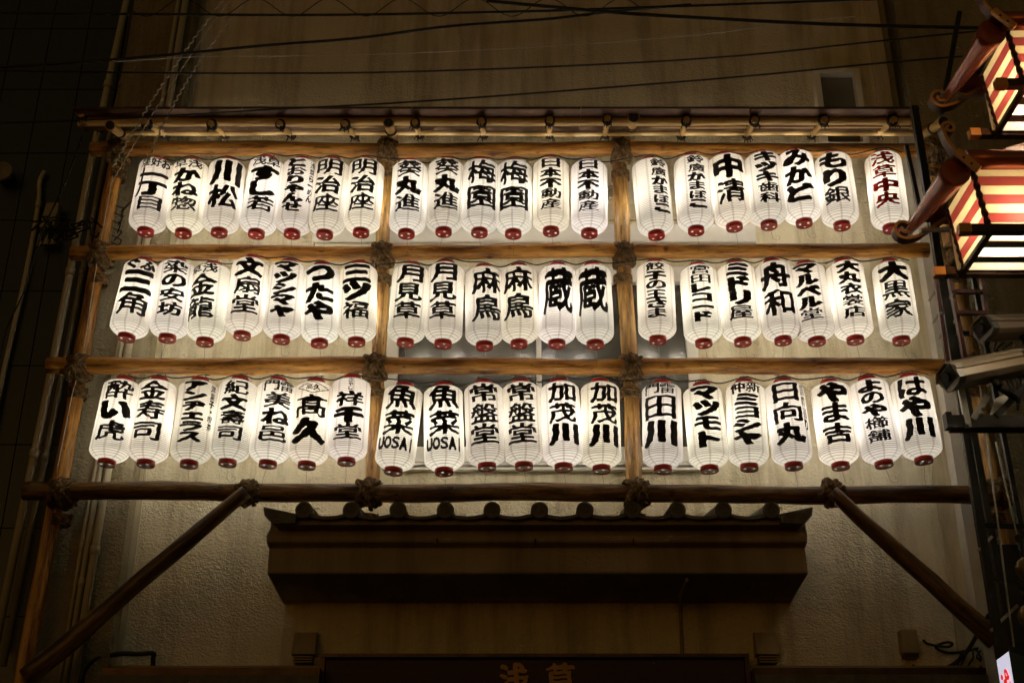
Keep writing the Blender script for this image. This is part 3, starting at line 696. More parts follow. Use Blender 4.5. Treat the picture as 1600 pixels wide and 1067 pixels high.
for ri, row in enumerate(ROWS):
    for i, (b, t, yaw, side, spec) in enumerate(row):
        pb = P(*b, YL); pt = P(t[0], t[1] - 1, YL - .055)
        bay, k = ('left', i) if i < 7 else (('middle', i - 7) if i < 13 else ('right', i - 13))
        rn = ['top', 'middle', 'bottom'][ri]
        if spec.get('red'): lb = 'white paper lantern lettered in red, alone at the right end of the top row'
        elif spec.get('foot'): lb = 'white paper lantern with Latin capitals at its foot, %s one of the pair' % ('left' if k == 0 else 'right')
        elif spec.get('diamond'): lb = 'white paper lantern with a small diamond emblem above its two black characters'
        else:
            ex = 'two small over ' if spec.get('row') and len(spec['row']) == 2 else ('three small over ' if spec.get('row') else '')
            if spec.get('side'): ex = 'a thin script column and '
            if spec.get('head'): ex = 'tiny heading and '
            lb = 'lantern with %s%s black characters, %s in %s row, %s bay' % (ex, num[len(spec['t'])], ordn[k], rn, bay)
        L = thing('paper_lantern', lb, 'lantern', pb, 'white paper lanterns hung on the frame')
        d = pt - pb; sc = d.length / LH
        tilt = math.atan2(d.x, d.z)
        view = math.atan2(pb.x, pb.y)                 # the facing that shows the letters centred
        ry = math.asin(max(-.9, min(.9, yaw)))
        rz = -view + ry
        sz = max(.97, min(1.03, d.length / LH))
        L.rotation_euler = (0, tilt, 0)
        sx_ = 1 + random.uniform(-.012, .012)
        def child(name, me, rot=rz, vary=0):
            o = link(name, me, L); o.scale = (sx_, sx_, sz); o.rotation_euler = (0, 0, rot); return o
        child('paper_shell', SHELLS[(i * 5 + ri * 2) % 6], rz + random.uniform(-.2, .2)); child('top_ring', RING, 0); child('bottom_cap', CAP, random.uniform(0, 6.28))
        child('hanging_wire', HANDLE, random.uniform(-.3, .3)); child('pull_cord', CORDS[(i * 3 + ri) % 5], 0)
        o = lettering(spec, 'lettering', M['red_ink'] if spec.get('red') else M['ink'], L)
        o.scale = (sx_, sx_, sz); o.rotation_euler = (0, 0, rz)
        ld = bpy.data.lights.new('bulb_light', 'POINT'); ld.energy = BULB * random.uniform(.74, 1.16); ld.color = (1.0, random.uniform(.93, .98), random.uniform(.82, .95)); ld.shadow_soft_size = .018
        lo = link('bulb_light', ld, L); lo.location = (.042 * side, .097, .33 * sz)
        l2 = bpy.data.lights.new('rail_fill_light', 'POINT'); l2.energy = .42 * random.uniform(.6, 1.4); l2.color = (1, .9, .74); l2.shadow_soft_size = .015  # second lamp added to throw light up onto the pole above
        lo2 = link('rail_fill_light', l2, L); lo2.location = (0, .01, .50 * sz)

# thin feed cable looping between lanterns along each row
for ri, row in enumerate(ROWS):
    pts = []
    for (b, t, *_) in row:
        pts.append(P(t[0], t[1] - 3, YL + .06)); pts.append(P(t[0] + 28, t[1] + random.uniform(1, 5), YL + .05))
    mb = MB(); mb.tube(spline(pts, 5), .0045, 6)
    tag(mb.build('feed_cable', M['cable']), 'thin black feed cable strung behind the %s row of lanterns' % ['top', 'middle', 'bottom'][ri], 'cable', 'feed cables behind the lanterns')

# ------------------------------------------------------------------ tiled canopy below the frame
YC = 7.66
cn = thing('tiled_canopy', 'plastered canopy with grey roof tiles jutting from the wall below the lanterns', 'canopy', (0, YW, P(0, 895, YC).z)); CO = (0, YW, P(0, 895, YC).z)
prof = [(424, 1258, 812, YC + .02), (424, 1258, 824, YC + .01), (417, 1261, 838, YC - .05), (417, 1261, 846, YC - .05), (421, 1257, 856, YC + .02), (418, 1262, 895, YC + .0)]
ring = []
for (u0, u1, v, y) in prof: ring.append((P(u0, v, y), P(u1, v, y)))
xb0, xb1 = P(441, 945, 8.30).x, P(1236, 945, 8.30).x; zs_ = ring[-1][0].z - .02
ring.append((Vector((xb0, YW - .001, zs_)), Vector((xb1, YW - .001, zs_))))
ztop = ring[0][0].z
ring.append((Vector((xb0 - .02, YW - .001, ztop + .18)), Vector((xb1 + .02, YW - .001, ztop + .18))))
mb = MB(); vs = [p for ab in ring for p in ab]; n = len(ring)
fs = [(2 * i, 2 * i + 1, 2 * ((i + 1) % n) + 1, 2 * ((i + 1) % n)) for i in range(n)] + [tuple(2 * i for i in reversed(range(n))), tuple(2 * i + 1 for i in range(n))]
mb.add(vs, fs); o = part(mb, 'plaster_body', M['mortar'], cn, CO); bevel(o, .006)
dus = [475, 549, 622, 696, 769, 843, 914, 988, 1058, 1130, 1205]
ye = YC - .17; slope = .17
def tile_run(mbfun, L): pass
rt = MB()      # round cap tile with its end disc, local: disc centre at origin, runs back along +y, up the slope
seg = 16; r = .050; vs = []; fs = []
for j, yy in enumerate((0, .34, .68)):
    for k in range(seg + 1):
        a = math.pi * (-.12 + 1.24 * k / seg); vs.append((r * math.cos(a), yy, r * math.sin(a) + slope * yy))
for j in range(2):
    for k in range(seg): q = j * (seg + 1) + k; fs.append((q, q + 1, q + seg + 2, q + seg + 1))
rt.add(vs, fs, 0, True)
rt.lathe([(.0005, -.006), (.034, -.006), (.036, -.014), (.051, -.014), (.053, -.006), (.053, .015)], 28, axis='y', smooth=False)
for k in range(3):                                   # three comma swirls in relief
    pts = []; a0 = k * 2.094
    for i in range(9):
        t = i / 8; rr = .008 + .018 * t; a = a0 + t * 2.2; pts.append((rr * math.cos(a), -.008, rr * math.sin(a)))
    rt.tube(pts, lambda i, a: .0062 * (1 - i / 11), 6)
RT = rt.mesh('round_tile', [M['tile']])
for k, u in enumerate(dus):
    c = P(u, 797, ye); o = link('round_tile', RT, cn); o.location = c - Vector(CO)
    o.rotation_euler = (0, random.uniform(-.5, .5), 0); o.rotation_euler = (0, 0, random.uniform(-.02, .02))
sp = (P(1205, 797, ye).x - P(475, 797, ye).x) / 10
pt_ = MB(); vs = []; fs = []; N = 14
for j, yy in enumerate((0, .68)):
    for off in (0, -.020):
        for k in range(N + 1):
            x = (k / N - .5) * sp * .98; sag = -.030 * (1 - (2 * (k / N) - 1) ** 2)
            vs.append((x, yy, sag + slope * yy + off - .006))
for k in range(N):
    a = k; b = k + 1; c_ = N + 1
    fs += [(a, b, 2 * c_ + b, 2 * c_ + a), (c_ + b, c_ + a, 3 * c_ + a, 3 * c_ + b), (b, a, c_ + a, c_ + b)]
pt_.add(vs, fs); PT = pt_.mesh('pan_tile', [M['tile']])
z797 = P(0, 797, ye).z
for k in range(12):
    x = P(475, 797, ye).x + (k - .5) * sp; o = link('pan_tile', PT, cn); o.location = Vector((x, ye + .004, z797)) - Vector(CO)
    if k in (0, 11): o.scale = (.80, 1, 1); o.location.x += .035 if k == 0 else -.035
for s, u in ((-1, 411), (1, 1271)):                   # upturned end tiles
    mb = MB(); c = P(u, 806, ye)
    vs = [(c.x, ye - .01, c.z + .055), (c.x - s * .20, ye - .01, c.z + .012), (c.x - s * .20, ye - .01, c.z - .045), (c.x - s * .06, ye - .01, c.z - .050), (c.x - s * .01, ye - .01, c.z + .0)]
    vs2 = [(x, YW - .03, z + slope * .8) for x, y, z in vs]
    f = [tuple(range(5)), tuple(9 - i for i in range(5))] + [(i, 5 + i, 5 + (i + 1) % 5, (i + 1) % 5) for i in range(5)]
    mb.add(vs + vs2, f); part(mb, 'end_tile', M['tile'], cn, CO)
mb = MB(); mb.box((P(428, 815, ye).x, ye + .05, z797 - .075), (P(1254, 815, ye).x, YC + .3, z797 - .045)); part(mb, 'eave_batten', M['mortar'], cn, CO)
# joints in the fascia
for u in (683, 836, 989):
    mb = MB(); p = P(u, 853, YC - .01); mb.box((p.x - .004, YC - .058, p.z - .004), (p.x + .004, YC - .04, p.z + .035)); part(mb, 'joint_nail', M['tie'], cn, CO)
# conduit under the canopy
mb = MB(); mb.tube(spline([P(1073, 900, YC + .05) + Vector((0, 0, -.02)), P(1064, 925, YC + .3) + Vector((0, 0, -.01)), P(1063, 945, YW - .03), P(1066, 1025, YW - .03)], 8), .011, 10)
tag(mb.build('conduit', M['pipe_grey']), 'thin conduit bending from the canopy soffit down the shaded wall', 'conduit')
# vent boxes flanking the sign
for u, s in ((478, 'left'), (1195, 'right')):
    c = P(u, 1012, YW)
    v_ = thing('vent_hood', 'small dark vent hood on the shaded wall at the %s end of the sign board' % s, 'vent', (c.x, YW, c.z), 'dark vent hoods under the canopy')
    mb = MB(); mb.add([(-.075, -.002, -.06), (.075, -.002, -.06), (.075, -.11, -.06), (-.075, -.11, -.06), (-.07, -.002, .10), (.07, -.002, .10), (.07, -.05, .09), (-.07, -.05, .09)],
                      [(0, 1, 2, 3), (7, 6, 5, 4), (3, 2, 6, 7), (2, 1, 5, 6), (0, 3, 7, 4)]); o = mb.build('hood', M['mortar'], v_)
    for k in range(3):
        mb = MB(); mb.box((-.06, -.1, -.078 - k * .016), (.06, -.01, -.070 - k * .016)); mb.build('slat', M['mortar'], v_)
# sign board with gilt letters
a = P(508, 1030, YW - .16); b = P(1163, 1030, YW - .16)
sg = thing('sign_board', 'long dark brown sign board with two gilt characters at the bottom edge', 'sign', (0, YW, a.z - .5)); SO = (0, YW, a.z - .5)
mb = MB(); mb.box((a.x, YW - .16, a.z - .62), (b.x, YW - .06, a.z)); o = part(mb, 'board', M['signwood'], sg, SO); bevel(o, .006)
for q in ((a.x - .03, a.x - .001), (b.x + .001, b.x + .03)):
    mb = MB(); mb.box((q[0], YW - .17, a.z - .62), (q[1], YW - .002, a.z + .012)); part(mb, 'side_frame', M['bronze'], sg, SO)
mb = MB(); mb.box((a.x - .03, YW - .18, a.z + .013), (b.x + .03, YW - .002, a.z + .035)); part(mb, 'top_frame', M['bronze'], sg, SO)
for ch, u in (('浅', 803), ('草', 875)):
    vs, fs = glyph(ch, .9); c = P(u, 1036, YW - .17); h = .21; mb = MB()
    front = [(c.x + (x - .5) * .19, YW - .172, c.z - h + y * h) for x, y in vs]; mb.add(front, [tuple(reversed(f)) if False else f for f in fs])
    # side walls
    ec = {}
    for f in fs:
        for i in range(len(f)):
            e = (f[i], f[(i + 1) % len(f)]); ec[tuple(sorted(e))] = ec.get(tuple(sorted(e)), 0) + 1
    bv = [e for e, n_ in ec.items() if n_ == 1]; back = [(x, YW - .159, z) for x, y, z in front]; n_ = len(front)
    mb.add(front + back, [(e[0], e[1], e[1] + n_, e[0] + n_) for e in bv]); part(mb, 'gilt_character', M['signgold'], sg, SO)

def flat_copy(me, nm):
    m2 = me.copy(); m2.name = nm
    for v in m2.vertices:
        if v.co.y > .1: v.co.z -= slope * v.co.y; v.co.y *= .2
    return m2
RT2 = flat_copy(RT, 'round_tile'); PT2 = flat_copy(PT, 'pan_tile')
# lower pent roofs either side of the sign: boards and tiles
def low_roof(u0, u1, us, label):
    y = YW - .28; a = P(u0, 1042, y); b = P(u1, 1042, y)
    t_ = thing('lower_tile_roof', label, 'roof', (a.x, YW, a.z - .3)); O = (a.x, YW, a.z - .3)
    mb = MB(); mb.box((a.x, YW - .10, a.z + .0), (b.x, YW - .002, a.z + .045)); part(mb, 'flashing', M['pipe_grey'], t_, O)
    mb = MB(); mb.box((a.x, y, a.z - .045), (b.x, YW - .002, a.z - .002)); part(mb, 'ridge_board', M['bronze'], t_, O)
    mb = MB(); mb.box((a.x, y - .02, a.z - .35), (b.x, YW - .002, a.z - .047)); part(mb, 'under_board', M['tile'], t_, O)
    for u in us:
        c = P(u, 1080, y - .1); o = link('round_tile', RT2, t_); o.location = c - Vector(O)
    for u0_, u1_ in zip(us[:-1], us[1:]):
        c0, c1 = P(u0_, 1074, y - .1), P(u1_, 1074, y - .1); o = link('pan_tile', PT2, t_); o.location = (c0 + c1) / 2 - Vector(O); o.scale = ((c1.x - c0.x) / sp, 1, 1)
low_roof(160, 500, [172, 213, 277, 350, 424, 480], 'top of a dark tile roof at the lower left under the wall')
low_roof(1178, 1540, [1215, 1285, 1367, 1450, 1520], 'top of a dark tile roof at the lower right under the junction box')

# ------------------------------------------------------------------ pipes
def pipe(label, pts, r, m, collars=(), name='drain_pipe', group=None):
    t_ = thing(name, label, 'pipe', pts[-1], group); O = Vector(pts[-1])
    mb = MB(); mb.tube([p - O for p in pts], r, 12); mb.build('tube', m, t_)
    for f in collars:
        L = len(pts) - 1; i = min(int(f * L), L - 1); p = pts[i].lerp(pts[i + 1], f * L - i) - O; d = (pts[i + 1] - pts[i]).normalized()
        mb = MB(); mb.tube([p - d * .03, p + d * .03], r * 1.22, 14); mb.build('coupling', m, t_)
    return t_
yp = YW - .22
pipe('cream drain pipe up the left pilaster, right one of the three', [P(295, -30, yp), P(264, 165, yp), P(158, 800, yp), P(112, 1085, yp)], .026, M['pipe'], (.45, .74, .9), group='pipes on the left pilaster')
pipe('cream pipe up the left pilaster, middle one of the three', [P(284, -30, yp + .01), P(253, 165, yp + .01), P(145, 800, yp + .01), P(99, 1085, yp + .01)], .017, M['pipe'], (.5, .8), group='pipes on the left pilaster')
pipe('thin pipe up the left pilaster, left one of the three', [P(242, 245, yp + .02), P(136, 800, yp + .02), P(90, 1085, yp + .02)], .012, M['pipe'], (.6,), group='pipes on the left pilaster')
pipe('pale drain pipe on the dark corner left of the lantern frame', [P(205, -30, YW - .1), P(143, 250, YW - .1), P(73, 617, YW - .1), P(-8, 1010, YW - .1)], .028, M['pipe'], (.2, .5, .75), group='pipes in the dark left corner')
pipe('greyer drain pipe just right of the pale one in the dark corner', [P(228, -30, YW - .1), P(163, 250, YW - .1), P(91, 617, YW - .1), P(5, 1040, YW - .1)], .021, M['pipe_grey'], (.2, .5, .75), group='pipes in the dark left corner')
pipe('old pipe on the tiled building at the far left edge', spline([P(70, 268, yn - .06), P(62, 285, yn - .06), P(60, 320, yn - .06), P(40, 430, yn - .06), P(4, 590, yn - .06), P(-20, 720, yn - .06)], 6), .018, M['pipe'], (.4,))
# pull box among the wires
c = P(80, 338, yn - .1); jb = thing('junction_box', 'tapered beige service box with cable glands on the tiled building', 'junction box', c)
mb = MB(); mb.add([(-.06, -.05, -.12), (.05, -.05, -.12), (.05, .05, -.12), (-.06, .05, -.12), (-.04, -.04, .10), (.06, -.04, .10), (.06, .05, .10), (-.04, .05, .10)],
                  [(0, 3, 2, 1), (4, 5, 6, 7), (0, 1, 5, 4), (1, 2, 6, 5), (2, 3, 7, 6), (3, 0, 4, 7)]); o = mb.build('casing', M['box'], jb); bevel(o, .012)
for k in range(3):
    mb = MB(); mb.lathe([(.018, 0), (.02, -.07), (.024, -.09)], 12, c=(-.05 + k * .05, 0, -.16)); mb.build('cable_gland', M['box'], jb)
c = P(5, 271, yn - .12); fl = thing('round_lamp_housing', 'round dark fitting with a pale rim cut by the left edge', 'lamp', c)
mb = MB(); mb.lathe([(.075, 0), (.082, -.03), (.078, -.04), (.07, -.03), (.001, -.01)], 28, axis='y'); mb.build('rim', M['pipe_grey'], fl)
mb = MB(); mb.lathe([(.06, .12), (.06, .001)], 24, axis='y'); mb.build('body', M['black'], fl)
# right side junction box and cables
c = P(1416, 1006, YW); jb = thing('junction_box', 'beige electrical box on the wall at the lower right', 'junction box', (c.x, YW, c.z))
mb = MB(); mb.box((-.055, -.09, -.075), (.055, -.002, .08)); o = mb.build('casing', M['box'], jb); bevel(o, .012, 3)
mb = MB(); mb.box((-.045, -.08, -.10), (.045, -.01, -.077)); mb.build('gland_plate', M['bronze'], jb)
def cable(label, pts, r=.006, m='cable', n=8, group=None, name='cable'):
    mb = MB(); mb.tube(spline(pts, n), r, 7); return tag(mb.build(name, M[m]), label, 'cable', group)
y_ = YW - .05
cable('pale cable curling under the electrical box at the lower right', [P(1413, 1030, y_), P(1418, 1046, y_), P(1432, 1040, y_ - .02), P(1436, 1058, y_), P(1434, 1090, y_)], .005, 'pipe')
cable('looped black cable right of the electrical box', [P(1443, 1000, y_ + .03), P(1452, 1006, y_ - .02), P(1480, 1010, y_ - .05), P(1488, 1005, y_ - .05), P(1478, 1003, y_ - .03), P(1462, 1010, y_), P(1478, 1019, y_), P(1503, 1018, y_), P(1530, 1012, y_)], .009)
cable('thick black cable rising to the right brace foot', [P(1425, 1040, y_), P(1450, 1050, y_), P(1485, 1040, y_), P(1510, 1018, y_ - .05), P(1530, 985, y_ - .12), P(1545, 960, y_ - .1)], .014)
for k in range(5):
    u = 1505 + k * 7; cable(['first', 'second', 'third', 'fourth', 'fifth'][k] + ' thin tangled black wire from the left at the lower right corner',
        [P(u, 1015, y_ - .04), P(u + random.uniform(-8, 12), 1026, y_ - .05), P(u + random.uniform(-12, 12), 1038, y_), P(u + random.uniform(-14, 14), 1050, y_ - .05), P(u + random.uniform(-14, 14), 1085, y_)], .006, group='tangled wires at the lower right')
cable('thick bent black conduit at the lower left under the brace', [P(128, 1090, y_ - .1), P(133, 1052, y_ - .1), P(150, 1030, y_ - .1), P(185, 1021, y_ - .08), P(215, 1021, y_ - .06), P(239, 1020, y_ - .04), P(239, 1028, y_ - .02), P(239, 1040, y_)], .016)
# wires overhead
def seq(l): return [P(u, v, y) for u, v, y in l]
ow = 'overhead wires in front of the facade'
cable('thick overhead cable sweeping up from the left across the top', seq([(-40, 108, 6.8), (200, 92, 6.8), (400, 73, 6.8), (560, 60, 6.8), (700, 42, 6.8), (860, 30, 6.8), (960, 18, 6.8), (1080, 8, 6.8)]), .010, group=ow)
cable('thick overhead cable running right along the top edge', seq([(760, 2, 6.6), (960, 20, 6.6), (1120, 30, 6.6), (1280, 38, 6.6), (1420, 42, 6.6), (1620, 46, 6.6)]), .012, group=ow)
cable('straight overhead cable nearest the top left', seq([(-20, 20, 6.7), (260, 23, 6.7), (520, 24, 6.7), (800, 19, 6.7), (960, 14, 6.7), (1240, 4, 6.7), (1500, -6, 6.7)]), .009, group=ow)
cable('thin overhead cable level across the middle of the upper wall', seq([(-20, 110, 6.9), (200, 114, 6.9), (420, 115, 6.9), (620, 113, 6.9), (900, 103, 6.9), (1150, 88, 6.9), (1400, 62, 6.9), (1620, 40, 6.9)]), .0065, group=ow)
cable('lowest thin overhead cable just above the eave board', seq([(-20, 193, 6.9), (200, 185, 6.9), (420, 172, 6.9), (640, 160, 6.9), (900, 141, 6.9), (1150, 121, 6.9), (1400, 97, 6.9), (1620, 80, 6.9)]), .0065, group=ow)
cable('fine pale wire catching light across the upper wall', seq([(180, 97, 7.0), (320, 89, 7.0), (520, 87, 7.0), (720, 80, 7.0), (900, 70, 7.0), (1100, 54, 7.0), (1250, 34, 7.0), (1340, 26, 7.0)]), .003, 'cable_grey', group=ow)
# spiral hanger wire around the top cable
pts = []
for i in range(220):
    t = i / 219; u = 200 + t * 800; pts.append(P(u, 12 + 14 * math.sin(t * 44) , 6.7 + .04 * math.cos(t * 44)))
mb = MB(); mb.tube(pts, .0035, 5); tag(mb.build('spiral_hanger', M['cable']), 'loose spiral hanger wire looping along the top overhead cable', 'cable', ow)
def twisted(label, a, b, y, amp=1.3, turns=30, r=.0055, m='cable_grey', c=None):
    pts = []; N = turns * 8
    for i in range(N + 1):
        t = i / N; u = a[0] + (b[0] - a[0]) * t + (c or 0) * math.sin(math.pi * t); v = a[1] + (b[1] - a[1]) * t
        s = math.sin(t * turns * 6.28); pts.append(P(u + amp * s, v + amp * .4 * s, y + .006 * math.cos(t * turns * 6.28)))
    mb = MB(); mb.tube(pts, r, 5); return tag(mb.build('drop_wire', M[m]), label, 'wire', 'drop wires at the top left')
twisted('twisted pale drop wire at the top left, left one', (356, -10), (176, 262), 7.0, c=-8)
twisted('straight thin drop wire at the top left, between the twisted ones', (366, -10), (172, 290), 7.05, amp=.5, c=-6, r=.003)
twisted('twisted pale drop wire at the top left, right one', (392, -10), (226, 262), 7.0, c=-16)
cable('black wire hanging past the first lantern of the top row', seq([(226, 262, 7.6), (216, 300, 7.7), (202, 318, 7.9), (190, 330, 8.1)]), .006)
cable('black wire crossing the tiled building from above', seq([(128, 215, 7.4), (100, 290, 7.4), (66, 362, 7.6), (40, 450, 7.7), (12, 510, 7.8), (0, 560, 7.8)]), .006)
for k in range(9):
    a = (50 + k * 9, 352 + random.uniform(-6, 8)); pts = [(a[0], a[1], 7.9)]
    for j in range(5): pts.append((a[0] + random.uniform(-10, 24) + j * 6, a[1] + random.uniform(-14, 24), 7.9 + random.uniform(-.08, .08)))
    cable(ordn[k] + ' tangled black wire from the left beside the service box' if k < 7 else ['next to last', 'last'][k - 7] + ' tangled black wire beside the service box', seq(pts), .007, group='tangled wires beside the service box')
for k in range(6):
    a = (186 + random.uniform(-4, 6), 318 + k * 12)
    cable(ordn[k] + ' curled black wire down the rough pilaster left of the top row', seq([(a[0] - 14, a[1], 8.1), (a[0] - 2, a[1] + 6, 8.0), (a[0] + 4, a[1] + random.uniform(4, 12), 8.0), (a[0] + random.uniform(-8, 6), a[1] + 22, 8.1)]), .004, group='curled wires left of the top row')
cable('thin string hanging along the leftmost post', seq([(176, 275, 7.92), (150, 420, 7.94), (128, 560, 7.96), (112, 620, 7.96), (88, 740, 7.96)]), .003, 'cable_grey')
# dry leaf cluster by the top left knot
mb = MB()
for k in range(60):
    c = P(random.gauss(184, 7), random.gauss(243, 12), YR - .08 + random.uniform(-.05, .05)); s = random.uniform(.008, .018)
    n1 = Vector((random.gauss(0, 1), random.gauss(0, 1), random.gauss(0, 1))).normalized(); n2 = n1.orthogonal().normalized()
    mb.add([c - n1 * s, c + n2 * s * .5, c + n1 * s, c - n2 * s * .5], [(0, 1, 2, 3)])
o = mb.build('dry_leaves', M['leaf']); tag(o, 'small dry green leaves caught on the top left knot', 'leaves', kind='stuff')

# ------------------------------------------------------------------ right hand side: lattice, ladder, lamps, cameras
yl = 6.3
tw_ = thing('steel_lattice', 'tall black steel lattice at the right edge in front of the facade', 'steel frame', P(1568, 1090, yl)); LO_ = P(1568, 1090, yl)
def lbar(nm, a, b, wd, m='black', y0=yl, y1=yl, dep=None, par=tw_, org=LO_):
    mb = MB(); mb.bar(P(*a, y0) - org, P(*b, y1) - org, wd, dep or wd); return mb.build(nm, M[m], par)
lbar('upright', (1428, 168), (1574, 1090), .040); lbar('upright', (1474, 430), (1596, 1090), .034, y0=yl + .3, y1=yl + .3)
lbar('upright', (1520, 430), (1602, 860), .026, y0=yl + .5, y1=yl + .5); lbar('upright', (1499, 20), (1470, 180), .03, y0=yl + .5, y1=yl + .5)
lbar('upright', (1416, 228), (1441, 345), .022)
for v0, u0, u1 in ((520, 1488, 1545), (585, 1500, 1600), (655, 1500, 1600), (820, 1525, 1610), (905, 1545, 1612)):
    lbar('crossbar', (u0, v0), (u1, v0 + 3), .022, y0=yl + .1, y1=yl + .3)
for a, b in (((1452, 470), (1478, 430)), ((1458, 505), (1492, 452)), ((1468, 528), (1500, 492)), ((1528, 860), (1550, 838)), ((1548, 985), (1590, 945))):
    lbar('diagonal_strut', a, b, .014, 'steel')
for a, b in (((1531, 600), (1584, 1010)), ((1556, 690), (1594, 860)), ((1491, 600), (1515, 760))): lbar('edge_strip', a, b, .008, 'steel', yl - .03, yl - .03)
ld_ = thing('steel_ladder', 'short steel ladder beside the cameras, coloured by painted red light', 'ladder', P(1506, 565, yl - .2)); LD = P(1506, 565, yl - .2)
for a, b, w_ in (((1484, 436), (1510, 575), .034), ((1534, 436), (1542, 500), .03)): lbar('side_rail', a, b, w_, 'redlit_steel', yl - .2, yl - .2, .02, ld_, LD)
lbar('side_rail', (1462, 436), (1482, 575), .022, 'redlit_steel', yl - .15, yl - .15, .02, ld_, LD)
for v in (456, 489): lbar('rung', (1490 + (v - 456) * .18, v), (1536 + (v - 456) * .1, v), .024, 'redlit_steel', yl - .22, yl - .22, .02, ld_, LD)
for u, v in ((1490, 461), (1530, 456), (1471, 490), (1545, 462)):
    c = P(u, v, yl - .23) - LD; mb = MB(); mb.lathe([(.001, -.012), (.008, -.01), (.011, 0)], 10, axis='y', c=c); mb.build('bolt', M['steel'], ld_)

# cameras
def cctv(c, d, L, label, sc=1.0):
    t_ = thing('security_camera', label, 'camera', c, 'security cameras on the bracket')
    d = d.normalized(); rot = d.to_track_quat('X', 'Z').to_matrix().to_4x4()
    t_.matrix_local = Matrix.Translation(c) @ rot @ Matrix.Rotation(R(-14), 4, 'X')
    h, w_ = .052 * sc, .068 * sc
    sec = [(-w_, h * .35), (-w_ * .55, h * .85), (w_ * .55, h * .85), (w_, h * .35), (w_, -h * .1), (w_ * .9, -h * .1), (w_ * .82, -h * .75), (w_ * .4, -h), (-w_ * .4, -h), (-w_ * .82, -h * .75), (-w_ * .9, -h * .1), (-w_, -h * .1)]
    mb = MB(); n = len(sec); vs = [(x, a, b) for x in (0, L) for a, b in sec]
    mb.add(vs, [(i, (i + 1) % n, n + (i + 1) % n, n + i) for i in range(n)] + [tuple(reversed(range(n))), tuple(range(n, 2 * n))]); o = mb.build('housing', M['cctv'], t_); bevel(o, .006, 3)
    mb = MB(); hd = [(-w_ * 1.08, h * .42), (-w_ * .6, h * .98), (w_ * .6, h * .98), (w_ * 1.08, h * .42), (w_ * 1.08, h * .30), (w_ * .55, h * .88), (-w_ * .55, h * .88), (-w_ * 1.08, h * .30)]
    n = len(hd); mb.add([(x, a, b) for x in (-.035, L * 1.03) for a, b in hd], [(i, (i + 1) % n, n + (i + 1) % n, n + i) for i in range(n)] + [tuple(reversed(range(n))), tuple(range(n, 2 * n))]); mb.build('sunshield', M['cctv'], t_)
    mb = MB(); s2 = [(a * 1.04, b * 1.04) for a, b in sec]; n = len(s2)
    mb.add([(x, a, b) for x in (-.020, .022) for a, b in s2], [(i, (i + 1) % n, n + (i + 1) % n, n + i) for i in range(n)] + [tuple(reversed(range(n))), tuple(range(n, 2 * n))]); mb.build('front_frame', M['steel'], t_)
    mb = MB(); mb.box((-.024, -w_ * .72, -h * .6), (-.0205, w_ * .72, h * .62)); mb.build('front_glass', M['glass'], t_)
    mb = MB(); mb.tube([(-.040, 0, 0), (-.0245, 0, 0)], .022 * sc, 18); mb.build('lens', M['black'], t_)
    mb = MB(); mb.tube([(L * .55, 0, -h), (L * .55, .0, -h - .05)], .022, 14); mb.tube([(L * .55, 0, -h - .05), (L * .75, .03, -h - .11)], .017, 12); mb.build('mount', M['black'], t_)
    return t_
yc = 5.7
cctv(P(1487, 588, yc), P(1598, 566, yc + .12) - P(1487, 588, yc), .40, 'lower beige security camera with its black glass front facing left', 1.15)
cctv(P(1540, 513, yc + .1), P(1660, 510, yc + .3) - P(1540, 513, yc + .1), .40, 'upper beige security camera cut by the right edge', 1.05)
br = thing('camera_bracket', 'black steel bracket with gusset plates under the lower camera', 'bracket', P(1540, 662, yc + .15)); BO = P(1540, 662, yc + .15)
mb = MB(); mb.box((-.17, -.03, -.03), (.20, .05, .035)); mb.build('base_bar', M['black'], br)
mb = MB(); mb.box((-.20, -.035, -.03), (-.171, .02, .05)); mb.build('end_plate', M['black'], br)
for (a, b, w_, m) in (((1520, 655), (1543, 618), .02, 'steel'), ((1556, 650), (1606, 600), .022, 'black'), ((1513, 668), (1500, 600), .02, 'steel')):
    mb = MB(); mb.bar(P(*a, yc + .12) - BO, P(*b, yc + .12) - BO, w_, .03); mb.build('arm', M[m], br)
mb = MB(); p = [P(1546, 650, yc + .13) - BO, P(1556, 622, yc + .13) - BO, P(1575, 615, yc + .13) - BO, P(1572, 652, yc + .13) - BO]
mb.add(p + [q + Vector((0, .006, 0)) for q in p], [(0, 1, 2, 3), (7, 6, 5, 4), (0, 4, 5, 1), (1, 5, 6, 2), (2, 6, 7, 3), (3, 7, 4, 0)]); mb.build('gusset_plate', M['steel'], br)
for u, v in ((1511, 664), (1532, 648), (1536, 639)):
    c = P(u, v, yc + .09) - BO; mb = MB(); mb.lathe([(.001, -.012), (.008, -.01), (.010, 0)], 10, axis='y', c=c); mb.build('bolt', M['steel'], br)
for k in range(4):
    cable(['first', 'second', 'third', 'fourth'][k] + ' black cable looping between the two security cameras', seq([(1545 + k * 12, 535, yc + .15), (1540 + k * 10 + random.uniform(-6, 6), 548, yc + .1), (1560 + k * 9, 560, yc + .2), (1575 + k * 7, 600, yc + .2), (1590, 625 + k * 5, yc + .15)]), .006, group='cables behind the security cameras')

